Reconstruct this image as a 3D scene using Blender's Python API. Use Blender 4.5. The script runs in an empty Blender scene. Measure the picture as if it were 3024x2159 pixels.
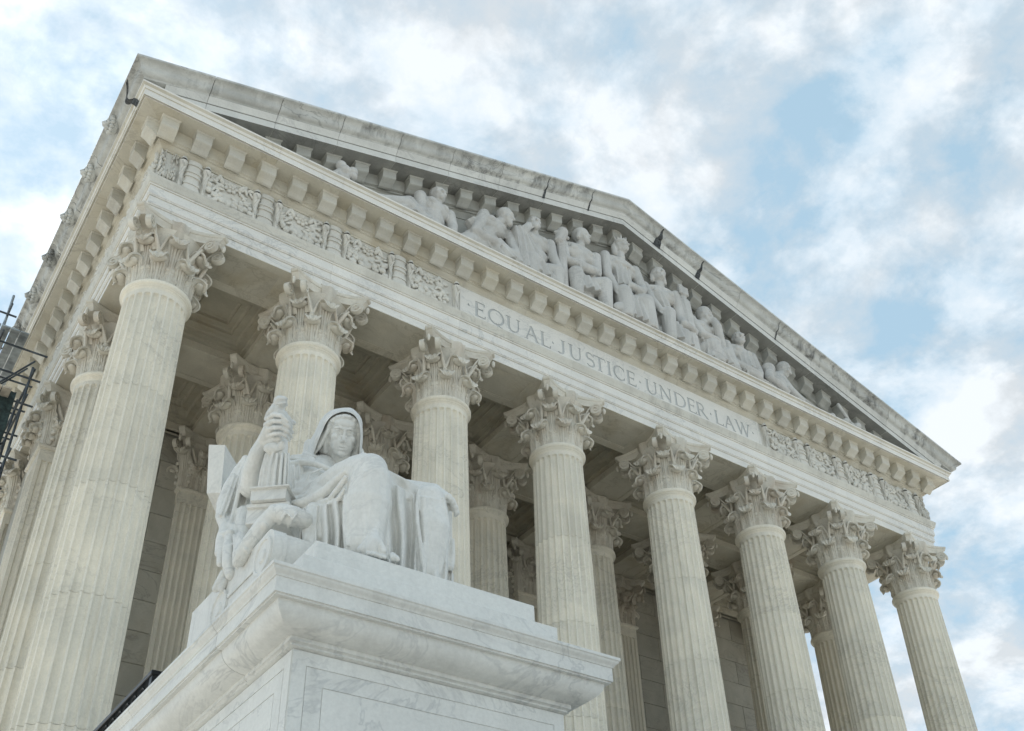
import bpy, bmesh, math, random
from math import sin, cos, pi, sqrt, radians, atan2, tan, floor
from mathutils import Vector, Matrix, Euler
random.seed(11)
SC = bpy.context.scene
COL = SC.collection

# ------------------------------------------------------------------ camera
U = 4.0            # metres per column bay
ZA = 21.568        # height of the capitals' top above the plaza
CAM = Vector((-0.99364*U, -4.96671*U, ZA-4.99186*U))
RIGHT = Vector((0.82207025, -0.56869345, -0.02807619))
DOWN = Vector((0.3131315, 0.49272753, -0.81189177))
FWD = Vector((0.47555144, 0.65864053, 0.58313247))
FPX, PPY = 3139.06, 262.806          # focal length and principal point offset, photo pixels
cam = bpy.data.cameras.new('camera'); co = bpy.data.objects.new('camera', cam); COL.objects.link(co)
mw = Matrix.Identity(4)
for i in range(3):
    mw[i][0] = RIGHT[i]; mw[i][1] = -DOWN[i]; mw[i][2] = -FWD[i]; mw[i][3] = CAM[i]
co.matrix_world = mw
cam.sensor_fit = 'HORIZONTAL'; cam.sensor_width = 36.0; cam.lens = FPX/3024*36
cam.shift_y = PPY/3024; cam.clip_start = 0.1; cam.clip_end = 5000
SC.camera = co

# ------------------------------------------------------------------ sky and sun
SUN_AZ, SUN_EL = radians(0), radians(46)       # behind the building, veiled
w = bpy.data.worlds.new('World'); SC.world = w; w.use_nodes = True
nt = w.node_tree; nt.nodes.clear()
def N(t, **k):
    n = nt.nodes.new(t)
    for a, b in k.items(): setattr(n, a, b)
    return n
def lk(a, b): nt.links.new(a, b)
sky = N('ShaderNodeTexSky', sky_type='NISHITA', sun_disc=False, sun_elevation=SUN_EL, sun_rotation=SUN_AZ,
        altitude=50, air_density=1.0, dust_density=0.15, ozone_density=1.0)
tc = N('ShaderNodeTexCoord')
sep = N('ShaderNodeSeparateXYZ'); lk(tc.outputs['Generated'], sep.inputs[0])
def M(op, a, b=None, c=None, clamp=False):
    n = N('ShaderNodeMath', operation=op, use_clamp=clamp)
    for i, v in enumerate((a, b, c)):
        if v is None: continue
        if isinstance(v, (int, float)): n.inputs[i].default_value = v
        else: lk(v, n.inputs[i])
    return n.outputs[0]
zz = M('ADD', M('MAXIMUM', sep.outputs[2], 0.0), 0.25)
px = M('DIVIDE', sep.outputs[0], zz); py = M('DIVIDE', sep.outputs[1], zz)
cmb = N('ShaderNodeCombineXYZ'); lk(px, cmb.inputs[0]); lk(py, cmb.inputs[1]); cmb.inputs[2].default_value = 0.37
def noise(vec, scale, detail, rough, dist=0.0, off=(0, 0, 0)):
    m = N('ShaderNodeMapping'); m.inputs['Location'].default_value = off; lk(vec, m.inputs['Vector'])
    n = N('ShaderNodeTexNoise'); n.inputs['Scale'].default_value = scale; n.inputs['Detail'].default_value = detail
    n.inputs['Roughness'].default_value = rough; n.inputs['Distortion'].default_value = dist
    lk(m.outputs[0], n.inputs['Vector']); return n.outputs['Fac']
CL_OFF = (8.8, 3.3, 0); CS = 6.2; CB = 4.45
n1 = noise(cmb.outputs[0], CS, 10, 0.60, 0.15, CL_OFF)          # cloud bodies
n2 = noise(cmb.outputs[0], 0.8, 4, 0.5, 0.0, (7.7, 2.2, 0))      # broad cover
n3 = noise(cmb.outputs[0], 17.0, 5, 0.62, 0.4, (1.3, 8.2, 0))      # wisps
dens = M('ADD', M('MULTIPLY', n1, 0.66), M('ADD', M('MULTIPLY', n2, 0.30), M('MULTIPLY', n3, 0.17)))
rmp = N('ShaderNodeValToRGB'); lk(dens, rmp.inputs[0])
e = rmp.color_ramp.elements; e[0].position = 0.490; e[0].color = (0.0, 0, 0, 1); e[1].position = 0.655; e[1].color = (1, 1, 1, 1)
m_e = rmp.color_ramp.elements.new(0.550); m_e.color = (0.42, 0.42, 0.42, 1)
haze = M('ADD', M('MULTIPLY', rmp.outputs[0], 0.66), 0.24, clamp=True)
# relief of the clouds: brighter on the side that turns to the sun
dens2 = noise(cmb.outputs[0], CS, 6, 0.60, 0.15, (CL_OFF[0]-0.02, CL_OFF[1]+0.07, 0))
shade = M('ADD', 0.93, M('MULTIPLY', M('SUBTRACT', n1, dens2), 1.7))
sunv = (sin(SUN_AZ)*cos(SUN_EL), cos(SUN_AZ)*cos(SUN_EL), sin(SUN_EL))
nrm = N('ShaderNodeVectorMath', operation='NORMALIZE'); lk(tc.outputs['Generated'], nrm.inputs[0])
dp = N('ShaderNodeVectorMath', operation='DOT_PRODUCT'); lk(nrm.outputs[0], dp.inputs[0]); dp.inputs[1].default_value = sunv
glow = M('POWER', M('MAXIMUM', dp.outputs['Value'], 0.0), 60.0)
bright = M('MULTIPLY', M('ADD', M('MINIMUM', M('MAXIMUM', shade, 0.86), 1.12), M('MULTIPLY', glow, 0.45)), CB)
ccol = N('ShaderNodeMixRGB', blend_type='MULTIPLY'); ccol.inputs[0].default_value = 1
lk(bright, ccol.inputs[1]); ccol.inputs[2].default_value = (0.935, 0.972, 1.0, 1)
# hazy summer air: the clear sky is paler and greener than a clean Nishita blue
hz = N('ShaderNodeMixRGB', blend_type='MIX'); hz.inputs[0].default_value = 0.78
lk(sky.outputs[0], hz.inputs[1]); hz.inputs[2].default_value = (0.37*CB, 0.65*CB, 0.82*CB, 1)
mix = N('ShaderNodeMixRGB'); lk(haze, mix.inputs[0]); lk(hz.outputs[0], mix.inputs[1]); lk(ccol.outputs[0], mix.inputs[2])
bg = N('ShaderNodeBackground'); bg.inputs['Strength'].default_value = 0.10; lk(mix.outputs[0], bg.inputs[0])
w.cycles.sampling_method = 'MANUAL'; w.cycles.sample_map_resolution = 256
out = N('ShaderNodeOutputWorld'); lk(bg.outputs[0], out.inputs[0])

sl = bpy.data.lights.new('sun', 'SUN'); sl.energy = 3.6; sl.angle = radians(3); sl.color = (1.0, 0.95, 0.87)
so = bpy.data.objects.new('sun', sl); COL.objects.link(so); so.location = (0, 60, 90)
so.rotation_euler = Vector(sunv).to_track_quat('Z', 'Y').to_euler()
SC.view_settings.view_transform = 'Standard'; SC.view_settings.look = 'None'
SC.view_settings.exposure = 1.1; SC.view_settings.gamma = 1.0; SC.view_settings.use_curve_mapping = False
SC.render.engine = 'CYCLES'
SC.cycles.max_bounces = 6; SC.cycles.diffuse_bounces = 4; SC.cycles.use_denoising = True; SC.cycles.use_adaptive_sampling = True; SC.cycles.adaptive_threshold = 0.02; SC.cycles.caustics_reflective = False; SC.cycles.caustics_refractive = False

# ------------------------------------------------------------------ helpers
class G:
    """collects vertices and faces of ONE mesh"""
    def __init__(s): s.v = []; s.f = []
    def add(s, vs, fs):
        o = len(s.v); s.v += [tuple(v) for v in vs]; s.f += [tuple(i+o for i in f) for f in fs]; return s
    def merge(s, g, m=None):
        return s.add([m @ Vector(v) for v in g.v] if m else g.v, g.f)
    def box(s, x0, x1, y0, y1, z0, z1):
        return s.add([(x0,y0,z0),(x1,y0,z0),(x1,y1,z0),(x0,y1,z0),(x0,y0,z1),(x1,y0,z1),(x1,y1,z1),(x0,y1,z1)],
                     [(0,3,2,1),(4,5,6,7),(0,1,5,4),(1,2,6,5),(2,3,7,6),(3,0,4,7)])
    def cbox(s, x0, x1, y0, y1, z0, z1, c):
        """box with bevelled edges"""
        b = bmesh.new(); bmesh.ops.create_cube(b, size=1)
        for v in b.verts:
            v.co = Vector((x0+(v.co.x+.5)*(x1-x0), y0+(v.co.y+.5)*(y1-y0), z0+(v.co.z+.5)*(z1-z0)))
        bmesh.ops.bevel(b, geom=b.edges[:], offset=c, segments=1, affect='EDGES')
        b.verts.index_update()
        s.add([v.co[:] for v in b.verts], [[v.index for v in f.verts] for f in b.faces]); b.free(); return s
    def loft(s, loops, closed=True, caps=True):
        o = len(s.v); n = len(loops[0])
        for l in loops: s.v += [tuple(p) for p in l]
        m = n if closed else n-1
        for k in range(len(loops)-1):
            for i in range(m):
                j = (i+1) % n
                s.f.append((o+k*n+i, o+k*n+j, o+(k+1)*n+j, o+(k+1)*n+i))
        if caps and closed:
            s.f.append(tuple(o+i for i in reversed(range(n))))
            s.f.append(tuple(o+(len(loops)-1)*n+i for i in range(n)))
        return s
    def tube(s, pts, rads, n=8, caps=True):
        pts = [Vector(p) for p in pts]; loops = []
        if not hasattr(rads, '__len__'): rads = [rads]*len(pts)
        up = Vector((0, 0, 1))
        for i, p in enumerate(pts):
            t = (pts[min(i+1, len(pts)-1)]-pts[max(i-1, 0)]).normalized()
            a = t.cross(up)
            if a.length < 1e-3: a = t.cross(Vector((1, 0, 0)))
            a.normalize(); b = t.cross(a)
            loops.append([p+(a*cos(2*pi*k/n)+b*sin(2*pi*k/n))*rads[i] for k in range(n)])
        return s.loft(loops, True, caps)
    def ell(s, c, r, rot=None, n=10, m=7):
        c = Vector(c); vs = []; fs = []
        R = rot.to_3x3() if rot is not None else Matrix.Identity(3)
        for i in range(m+1):
            th = pi*i/m
            for k in range(n):
                ph = 2*pi*k/n
                vs.append(c+R @ Vector((r[0]*sin(th)*cos(ph), r[1]*sin(th)*sin(ph), r[2]*cos(th))))
        for i in range(m):
            for k in range(n):
                fs.append((i*n+k, (i+1)*n+k, (i+1)*n+(k+1) % n, i*n+(k+1) % n))
        return s.add(vs, fs)
    def mesh(s, name, smooth=None):
        me = bpy.data.meshes.new(name); me.from_pydata(s.v, [], s.f); me.validate()
        b = bmesh.new(); b.from_mesh(me)
        bmesh.ops.remove_doubles(b, verts=b.verts, dist=1e-5)
        bmesh.ops.recalc_face_normals(b, faces=b.faces)
        b.to_mesh(me); b.free()
        if smooth is not None:
            me.shade_smooth() if smooth >= 180 else me.set_sharp_from_angle(angle=radians(smooth))
            for p in me.polygons: p.use_smooth = True
        return me
def put(name, me, mat=None, parent=None, loc=(0, 0, 0), rot=(0, 0, 0), inv=True, label=None, cat=None, group=None, kind=None, scale=None):
    if isinstance(me, G): me = me.mesh(name)
    o = bpy.data.objects.new(name, me); COL.objects.link(o)
    if mat is not None and me is not None and len(me.materials) == 0: me.materials.append(mat)
    o.location = loc; o.rotation_euler = rot
    if scale: o.scale = scale
    if parent is not None:
        o.parent = parent
        if inv and parent.type == 'EMPTY': o.matrix_parent_inverse = Matrix.Translation(-parent.location)
    if label: o['label'] = label
    if cat: o['category'] = cat
    if group: o['group'] = group
    if kind: o['kind'] = kind
    return o
def empty(name, loc, label=None, cat=None, group=None):
    return put(name, None, None, None, loc, label=label, cat=cat, group=group)
def B(x, y, z): return Vector((U*x, U*y, ZA+U*z))
def lerp(a, b, t): return a+(b-a)*t

# ------------------------------------------------------------------ materials
def material(name, c0, c1, vein=(0.30, 0.31, 0.31), vein_amt=0.35, rough=0.6, streak=0.0, streak_col=(0.2, 0.2, 0.19),
             stain=0.0, stain_col=(0.45, 0.36, 0.22), var=0.05, scale=1.0, bump=0.15, vscale=0.55, vwidth=0.03, fold=None):
    m = bpy.data.materials.new(name); m.use_nodes = True
    t = m.node_tree; t.nodes.clear()
    def n_(ty, **k):
        n = t.nodes.new(ty)
        for a, b in k.items(): setattr(n, a, b)
        return n
    L_ = t.links.new
    geo = n_('ShaderNodeNewGeometry'); oi = n_('ShaderNodeObjectInfo')
    mul = n_('ShaderNodeVectorMath', operation='SCALE'); mul.inputs[0].default_value = (31.7, 17.3, 23.9); L_(oi.outputs['Random'], mul.inputs['Scale'])
    pos = n_('ShaderNodeVectorMath', operation='ADD'); L_(geo.outputs['Position'], pos.inputs[0]); L_(mul.outputs[0], pos.inputs[1])
    def noi(sc, det, ro, di=0.0, vec=None, stretch=None):
        v = vec or pos.outputs[0]
        if stretch:
            mp = n_('ShaderNodeMapping'); mp.inputs['Scale'].default_value = stretch; L_(v, mp.inputs['Vector']); v = mp.outputs[0]
        n = n_('ShaderNodeTexNoise'); n.inputs['Scale'].default_value = sc; n.inputs['Detail'].default_value = det
        n.inputs['Roughness'].default_value = ro; n.inputs['Distortion'].default_value = di; L_(v, n.inputs['Vector']); return n.outputs['Fac']
    def ramp(f, a, b, ca=(0, 0, 0, 1), cb=(1, 1, 1, 1)):
        r = n_('ShaderNodeValToRGB'); e = r.color_ramp.elements; e[0].position = a; e[1].position = b; e[0].color = ca; e[1].color = cb
        L_(f, r.inputs[0]); return r.outputs[0]
    def math(op, a, b):
        n = n_('ShaderNodeMath', operation=op, use_clamp=False)
        for i, v in enumerate((a, b)):
            if isinstance(v, (int, float)): n.inputs[i].default_value = v
            else: L_(v, n.inputs[i])
        return n.outputs[0]
    def mixc(f, a, b, bt='MIX'):
        n = n_('ShaderNodeMixRGB', blend_type=bt)
        for i, v in enumerate((f, a, b)):
            if isinstance(v, (int, float)): n.inputs[i].default_value = v
            elif isinstance(v, tuple): n.inputs[i].default_value = (*v, 1) if len(v) == 3 else v
            else: L_(v, n.inputs[i])
        return n.outputs[0]
    cloudy = ramp(noi(0.9*scale, 4, 0.6, 0.8), 0.35, 0.68)
    col = mixc(cloudy, c0, c1)
    vn = noi(vscale*scale, 5, 0.62, 2.2, stretch=(1, 1, 1.7))
    dv = math('ABSOLUTE', math('SUBTRACT', vn, 0.5), 0)
    vm = ramp(dv, 0.0, vwidth, (1, 1, 1, 1), (0, 0, 0, 1))
    vpatch = ramp(noi(0.45*scale, 1, 0.5), 0.42, 0.62)
    col = mixc(math('MULTIPLY', math('MULTIPLY', vm, vpatch), vein_amt), col, vein)
    if streak > 0:
        s = ramp(noi(1.0, 4, 0.65, 0.0, vec=geo.outputs['Position'], stretch=(3.2, 3.2, 0.28)), 0.48, 0.72)
        p2 = ramp(noi(0.35, 2, 0.55, vec=geo.outputs['Position']), 0.36, 0.62)
        col = mixc(math('MULTIPLY', math('MULTIPLY', s, p2), streak), col, streak_col)
    if stain > 0:
        s = ramp(noi(0.8, 3, 0.6, 0.6, stretch=(1, 1, 0.8)), 0.50, 0.75)
        col = mixc(math('MULTIPLY', s, stain), col, stain_col)
    vv = math('ADD', 1.0-var, math('MULTIPLY', oi.outputs['Random'], 2*var))
    sp = ramp(noi(26, 2, 0.6), 0.3, 0.75, (0.93, 0.93, 0.93, 1), (1.03, 1.03, 1.03, 1))
    col = mixc(1.0, mixc(1.0, col, sp, 'MULTIPLY'), vv, 'MULTIPLY')
    bs = n_('ShaderNodeBsdfPrincipled'); L_(col, bs.inputs['Base Color']); bs.inputs['Roughness'].default_value = rough
    bs.inputs['Specular IOR Level'].default_value = 0.35
    if bump > 0:
        bp = n_('ShaderNodeBump'); bp.inputs['Strength'].default_value = bump; bp.inputs['Distance'].default_value = 0.03
        L_(noi(14, 3, 0.7), bp.inputs['Height'])
        if fold:      # fine chiselled relief running down the cloth
            b2 = n_('ShaderNodeBump'); b2.inputs['Strength'].default_value = fold[0]; b2.inputs['Distance'].default_value = 0.06
            L_(noi(1.0, 2, 0.5, 0.6, vec=geo.outputs['Position'], stretch=fold[1]), b2.inputs['Height']); L_(bp.outputs[0], b2.inputs['Normal']); L_(b2.outputs[0], bs.inputs['Normal'])
        else: L_(bp.outputs[0], bs.inputs['Normal'])
    o = n_('ShaderNodeOutputMaterial'); L_(bs.outputs[0], o.inputs[0])
    return m
def plain(name, c, rough=0.5, metal=0.0, var=0.06, nsc=4.0):
    m = bpy.data.materials.new(name); m.use_nodes = True; t = m.node_tree; bs = t.nodes['Principled BSDF']
    n = t.nodes.new('ShaderNodeTexNoise'); n.inputs['Scale'].default_value = nsc; n.inputs['Detail'].default_value = 5
    g = t.nodes.new('ShaderNodeNewGeometry'); t.links.new(g.outputs['Position'], n.inputs['Vector'])
    r = t.nodes.new('ShaderNodeValToRGB'); e = r.color_ramp.elements
    e[0].color = (*[x*(1-var*3) for x in c], 1); e[1].color = (*[min(1, x*(1+var*3)) for x in c], 1); e[0].position = .3; e[1].position = .7
    t.links.new(n.outputs['Fac'], r.inputs[0]); t.links.new(r.outputs[0], bs.inputs['Base Color'])
    bs.inputs['Roughness'].default_value = rough; bs.inputs['Metallic'].default_value = metal
    return m
MAT = dict(
    white=material('white_marble', (0.84, 0.82, 0.77), (0.75, 0.735, 0.695), (0.38, 0.40, 0.40), 0.40, 0.5, var=0.03),
    pedestal=material('pedestal_marble', (0.82, 0.82, 0.785), (0.74, 0.74, 0.71), (0.26, 0.28, 0.30), 0.30, 0.45, var=0.02, vscale=0.42, vwidth=0.02, streak=0.30, streak_col=(0.45, 0.45, 0.42)),
    statue=material('statue_marble', (0.83, 0.82, 0.78), (0.73, 0.725, 0.69), (0.40, 0.41, 0.41), 0.35, 0.5, streak=0.55, streak_col=(0.36, 0.365, 0.35), var=0.0, fold=(0.35, (9, 9, 2.2))),
    shaft=material('column_marble', (0.86, 0.805, 0.685), (0.75, 0.715, 0.62), (0.38, 0.36, 0.32), 0.35, 0.55, streak=0.40, streak_col=(0.38, 0.355, 0.29), var=0.05),
    carve=material('carved_marble', (0.76, 0.725, 0.64), (0.63, 0.60, 0.525), (0.36, 0.32, 0.27), 0.3, 0.65, stain=0.45, stain_col=(0.40, 0.30, 0.21), var=0.06),
    frieze=material('frieze_marble', (0.76, 0.74, 0.68), (0.65, 0.635, 0.585), (0.36, 0.35, 0.32), 0.3, 0.65, stain=0.15, var=0.04),
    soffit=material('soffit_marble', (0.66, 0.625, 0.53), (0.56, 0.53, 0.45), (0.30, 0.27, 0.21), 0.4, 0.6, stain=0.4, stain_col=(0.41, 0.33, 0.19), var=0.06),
    weather=material('weathered_marble', (0.64, 0.645, 0.615), (0.44, 0.445, 0.425), (0.10, 0.10, 0.10), 0.5, 0.7, streak=0.90, streak_col=(0.06, 0.06, 0.06), var=0.08),
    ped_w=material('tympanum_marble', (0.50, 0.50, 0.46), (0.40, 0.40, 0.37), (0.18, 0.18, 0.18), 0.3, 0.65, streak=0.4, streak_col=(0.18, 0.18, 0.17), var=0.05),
    figure=material('figure_marble', (0.66, 0.65, 0.62), (0.53, 0.525, 0.50), (0.3, 0.29, 0.28), 0.3, 0.65, stain=0.25, stain_col=(0.42, 0.36, 0.31), streak=0.35, streak_col=(0.28, 0.28, 0.27), var=0.02, fold=(0.55, (5.5, 5.5, 1.3))),
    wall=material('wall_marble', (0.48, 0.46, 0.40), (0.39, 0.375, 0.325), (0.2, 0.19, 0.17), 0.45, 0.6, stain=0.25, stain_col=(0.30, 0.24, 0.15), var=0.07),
    paving=material('paving_marble', (0.40, 0.39, 0.36), (0.33, 0.325, 0.305), (0.2, 0.2, 0.2), 0.3, 0.6, var=0.05),
    grime_shade=material('shaded_grimy_marble', (0.72, 0.70, 0.63), (0.60, 0.58, 0.52), (0.3, 0.3, 0.28), 0.3, 0.65, streak=0.45, streak_col=(0.34, 0.32, 0.28), var=0.04),
    soffit_shade_grime=material('shaded_sooty_marble', (0.34, 0.34, 0.315), (0.24, 0.24, 0.225), (0.1, 0.1, 0.1), 0.3, 0.75, streak=0.4, streak_col=(0.12, 0.12, 0.115), var=0.06),
    letter=material('letter_cut', (0.60, 0.61, 0.60), (0.53, 0.54, 0.53), (0.3, 0.3, 0.3), 0.2, 0.7, var=0.0),
    roof=plain('lead_roof', (0.28, 0.29, 0.29), 0.6),
    joint=plain('dark_mortar', (0.10, 0.10, 0.095), 0.9),  # near-black mortar behind the gutter joints
    mortar=plain('pale_mortar', (0.36, 0.345, 0.31), 0.9),
    iron=plain('black_iron', (0.012, 0.013, 0.015), 0.35, 0.3),
    steel=plain('galvanised_steel', (0.34, 0.38, 0.40), 0.4, 0.8, 0.12),
    darksteel=plain('dark_steel', (0.07, 0.085, 0.10), 0.5, 0.4, 0.15),
    net=plain('debris_net', (0.025, 0.045, 0.045), 0.8, 0.0, 0.2, 9),
    tarp=plain('white_sheet', (0.72, 0.74, 0.75), 0.5, 0.0, 0.05, 2),
    plank=plain('timber_plank', (0.42, 0.38, 0.32), 0.7, 0.0, 0.15, 3),
)
# ------------------------------------------------------------------ setting: plaza and portico platform
L = 7.0956
XC = [0, 1, 2, 3, 4.0956, 5.0956, 6.0956, 7.0956]
D2, D3 = 0.9945, 1.9888
ZF = ZA-4.20*U                                   # portico floor
def SU(g, name, smooth=None):
    g.v = [(a*U, b*U, c*U) for a, b, c in g.v]; return g.mesh(name, smooth)
ORG = (0, 0, ZA)
g = G().box(-600, 600, -600, 600, -1.0, 0.0)
put('ground', g, MAT['paving'], kind='structure')
g = G().box(-2.4, L*U+2.4, -2.4, 40, 0.004, ZF)
put('portico_floor', g, MAT['paving'], kind='structure')
st = put('stairs', G().box(2.4, 26.2, -11.6, -2.41, 0.004, 0.30), MAT['paving'], kind='structure')
NST = 30; me = None
for i in range(NST):
    z1 = ZF*(i+1)/(NST+1); y0 = -13.0+i*0.35
    me = G().cbox(2.41, 26.2, 0, 0.36, -0.30, 0, 0.012).mesh('step') if me is None else me
    put('step', me, MAT['paving'], st, (0, y0, max(z1, 0.31)))

# ------------------------------------------------------------------ the building
court = empty('courthouse', (L*U/2, 4.0, ZF), 'white marble temple-fronted courthouse with eight fluted front columns and a sculpted pediment', 'building')

# ---- profiles (d = overhang from the column axis line, z above the capitals), in bays
ARCH = [(0.211, 0.004), (0.211, 0.066), (0.216, 0.066), (0.218, 0.073), (0.224, 0.076), (0.224, 0.134), (0.229, 0.134), (0.231, 0.141), (0.236, 0.144), (0.236, 0.212), (0.242, 0.213), (0.243, 0.222), (0.250, 0.226), (0.253, 0.240), (0.259, 0.259), (0.263, 0.266), (0.264, 0.284), (0.20, 0.2925)]
BED = [(0.20, 0.572), (0.222, 0.572), (0.225, 0.582), (0.243, 0.594), (0.250, 0.606), (0.262, 0.610), (0.262, 0.622), (0.277, 0.628), (0.277, 0.7265), (0.20, 0.7265)]
CORONA = [(0.20, 0.727), (0.420, 0.727), (0.424, 0.735), (0.432, 0.735), (0.432, 0.727), (0.437, 0.727), (0.437, 0.776), (0.443, 0.779), (0.450, 0.796), (0.463, 0.808), (0.465, 0.820), (0.20, 0.824)]
def cyma(a, b, n=6):
    dm, zm = (a[0]+b[0])/2, (a[1]+b[1])/2; r = []
    for i in range(n+1): t = pi/2*i/n; r.append((a[0]+(dm-a[0])*sin(t), a[1]+(zm-a[1])*(1-cos(t))))
    for i in range(1, n+1): t = pi/2*i/n; r.append((dm+(b[0]-dm)*(1-cos(t)), zm+(b[1]-zm)*sin(t)))
    return r
SIMA = [(0.30, 0.8245), (0.466, 0.8245), (0.468, 0.832)]+cyma((0.470, 0.834), (0.540, 0.900))+[(0.548, 0.902), (0.548, 0.917), (0.30, 0.925)]
def clampd(pr): return [(d, z) for d, z in pr]
def front_block(pr, x0, x1, c0, c1):
    """piece along the front between x0 and x1; c0/c1 = mitred corner at that end"""
    a = [((-d if c0 else x0), -d, z) for d, z in pr]; b = [((L+d if c1 else x1), -d, z) for d, z in pr]
    return G().loft([a, b])
def flank_block(pr, y0, y1, c0, side):
    s = -1 if side == 'l' else 1; X = 0 if side == 'l' else L
    a = [(X+s*d, (-d if c0 else y0), z) for d, z in pr]; b = [(X+s*d, y1, z) for d, z in pr]
    return G().loft([a, b])
GAP = 0.0006
def row(name, pr, mat, cuts, flank_cuts, smooth=35, inner=0.20):
    """front blocks + both flanks, each block an object under one part"""
    head = None
    for i in range(len(cuts)-1):
        g = front_block(pr, cuts[i]+(0 if i == 0 else GAP), cuts[i+1]-(0 if i == len(cuts)-2 else GAP), i == 0, i == len(cuts)-2)
        o = put(name if head is None else name+'_block', SU(g, name, smooth), mat, court if head is None else head, ORG, inv=head is None)
        if head is None: head = o
        else: o.location = (0, 0, 0)
    for side in 'lr':
        fc = flank_cuts if side == 'l' else [flank_cuts[0], flank_cuts[-1]]
        for i in range(len(fc)-1):
            g = flank_block(pr, fc[i]+(0 if i == 0 else GAP), fc[i+1]-GAP, i == 0, side)
            put(name+'_block', SU(g, name, smooth), mat, head, (0, 0, 0))
    return head
XM = [XC[i] for i in range(8)]
YB = 6.5
arch = row('architrave', [(-0.178, 0.004)]+ARCH+[(-0.178, 0.292)], MAT['white'], [0]+XC[1:7]+[L], [0, D2, D3, 2.98, 3.97, YB])
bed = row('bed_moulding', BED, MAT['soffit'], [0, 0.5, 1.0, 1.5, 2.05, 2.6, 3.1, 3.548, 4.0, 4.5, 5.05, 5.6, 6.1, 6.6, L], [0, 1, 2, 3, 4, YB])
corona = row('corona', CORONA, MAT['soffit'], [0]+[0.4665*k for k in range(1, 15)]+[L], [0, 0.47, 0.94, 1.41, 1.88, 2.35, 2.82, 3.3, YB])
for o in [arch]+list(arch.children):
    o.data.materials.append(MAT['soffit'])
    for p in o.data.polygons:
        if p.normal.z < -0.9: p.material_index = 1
    o.data.materials.append(MAT['grime_shade'])  # crown moulding: grime plus the shade of its downturned face, both in the colour
    for p in o.data.polygons:
        if p.center.z > 0.222*U and p.normal.z < 0.5: p.material_index = 2
# the corona's soffit is stained yellow, its face is white
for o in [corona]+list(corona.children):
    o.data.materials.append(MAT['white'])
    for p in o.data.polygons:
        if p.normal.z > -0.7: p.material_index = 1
# dark mortar behind the joints
for pr, nm in ((ARCH, 'joint_core'), (CORONA, 'joint_core')):
    inset = [(max(d-0.006, 0.195), min(max(z, pr[0][1]+0.006), pr[-1][1]-0.006)) for d, z in pr]
    put('mortar_core', SU(front_block(inset, 0, L, True, True), 'mortar_core'), MAT['mortar'], court, ORG)

# ---- frieze
fr_pr = [(0.20, 0.293), (0.219, 0.293), (0.2195, 0.40), (0.217, 0.50), (0.214, 0.5715), (0.20, 0.5715)]
FPX0, FPX1 = 2.013, 5.082
frieze = put('frieze', SU(front_block(fr_pr, 0, FPX0-GAP, True, False), 'frieze', 35), MAT['frieze'], court, ORG)
put('frieze_block', SU(front_block(fr_pr, FPX1+GAP, L, False, True), 'frieze', 35), MAT['frieze'], frieze)
for s in 'lr': put('frieze_block', SU(flank_block(fr_pr, 0, YB, True, s), 'frieze', 35), MAT['frieze'], frieze)

# inscription panel with cut letters: stroke letters, subtracted from the slab
def stroke(g, pts, wd, y0, y1, closed=False):
    n = len(pts); P = [Vector((p[0], p[1])) for p in pts]; Lf = []; Rt = []
    W_ = wd if hasattr(wd, '__len__') else [wd]*n
    for i in range(n):
        if closed: t = P[(i+1) % n]-P[i-1]
        else: t = P[min(i+1, n-1)]-P[max(i-1, 0)]
        t.normalize(); q = Vector((-t.y, t.x))*W_[i]/2; Lf.append(P[i]+q); Rt.append(P[i]-q)
    def lp(k): return [(Lf[k].x, y0, Lf[k].y), (Rt[k].x, y0, Rt[k].y), (Rt[k].x, y1, Rt[k].y), (Lf[k].x, y1, Lf[k].y)]
    loops = [lp(k) for k in range(n)]
    if closed: loops.append(loops[0]); g.loft(loops, True, False)
    else: g.loft(loops)
def arc(cx, cz, rx, rz, a0, a1, n=14): return [(cx+rx*cos(radians(lerp(a0, a1, i/n))), cz+rz*sin(radians(lerp(a0, a1, i/n)))) for i in range(n+1)]
TK, TN = 0.155, 0.085
def serif(x, z, w_=0.30): return ([(x-w_/2, z), (x+w_/2, z)], 0.05)
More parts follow.
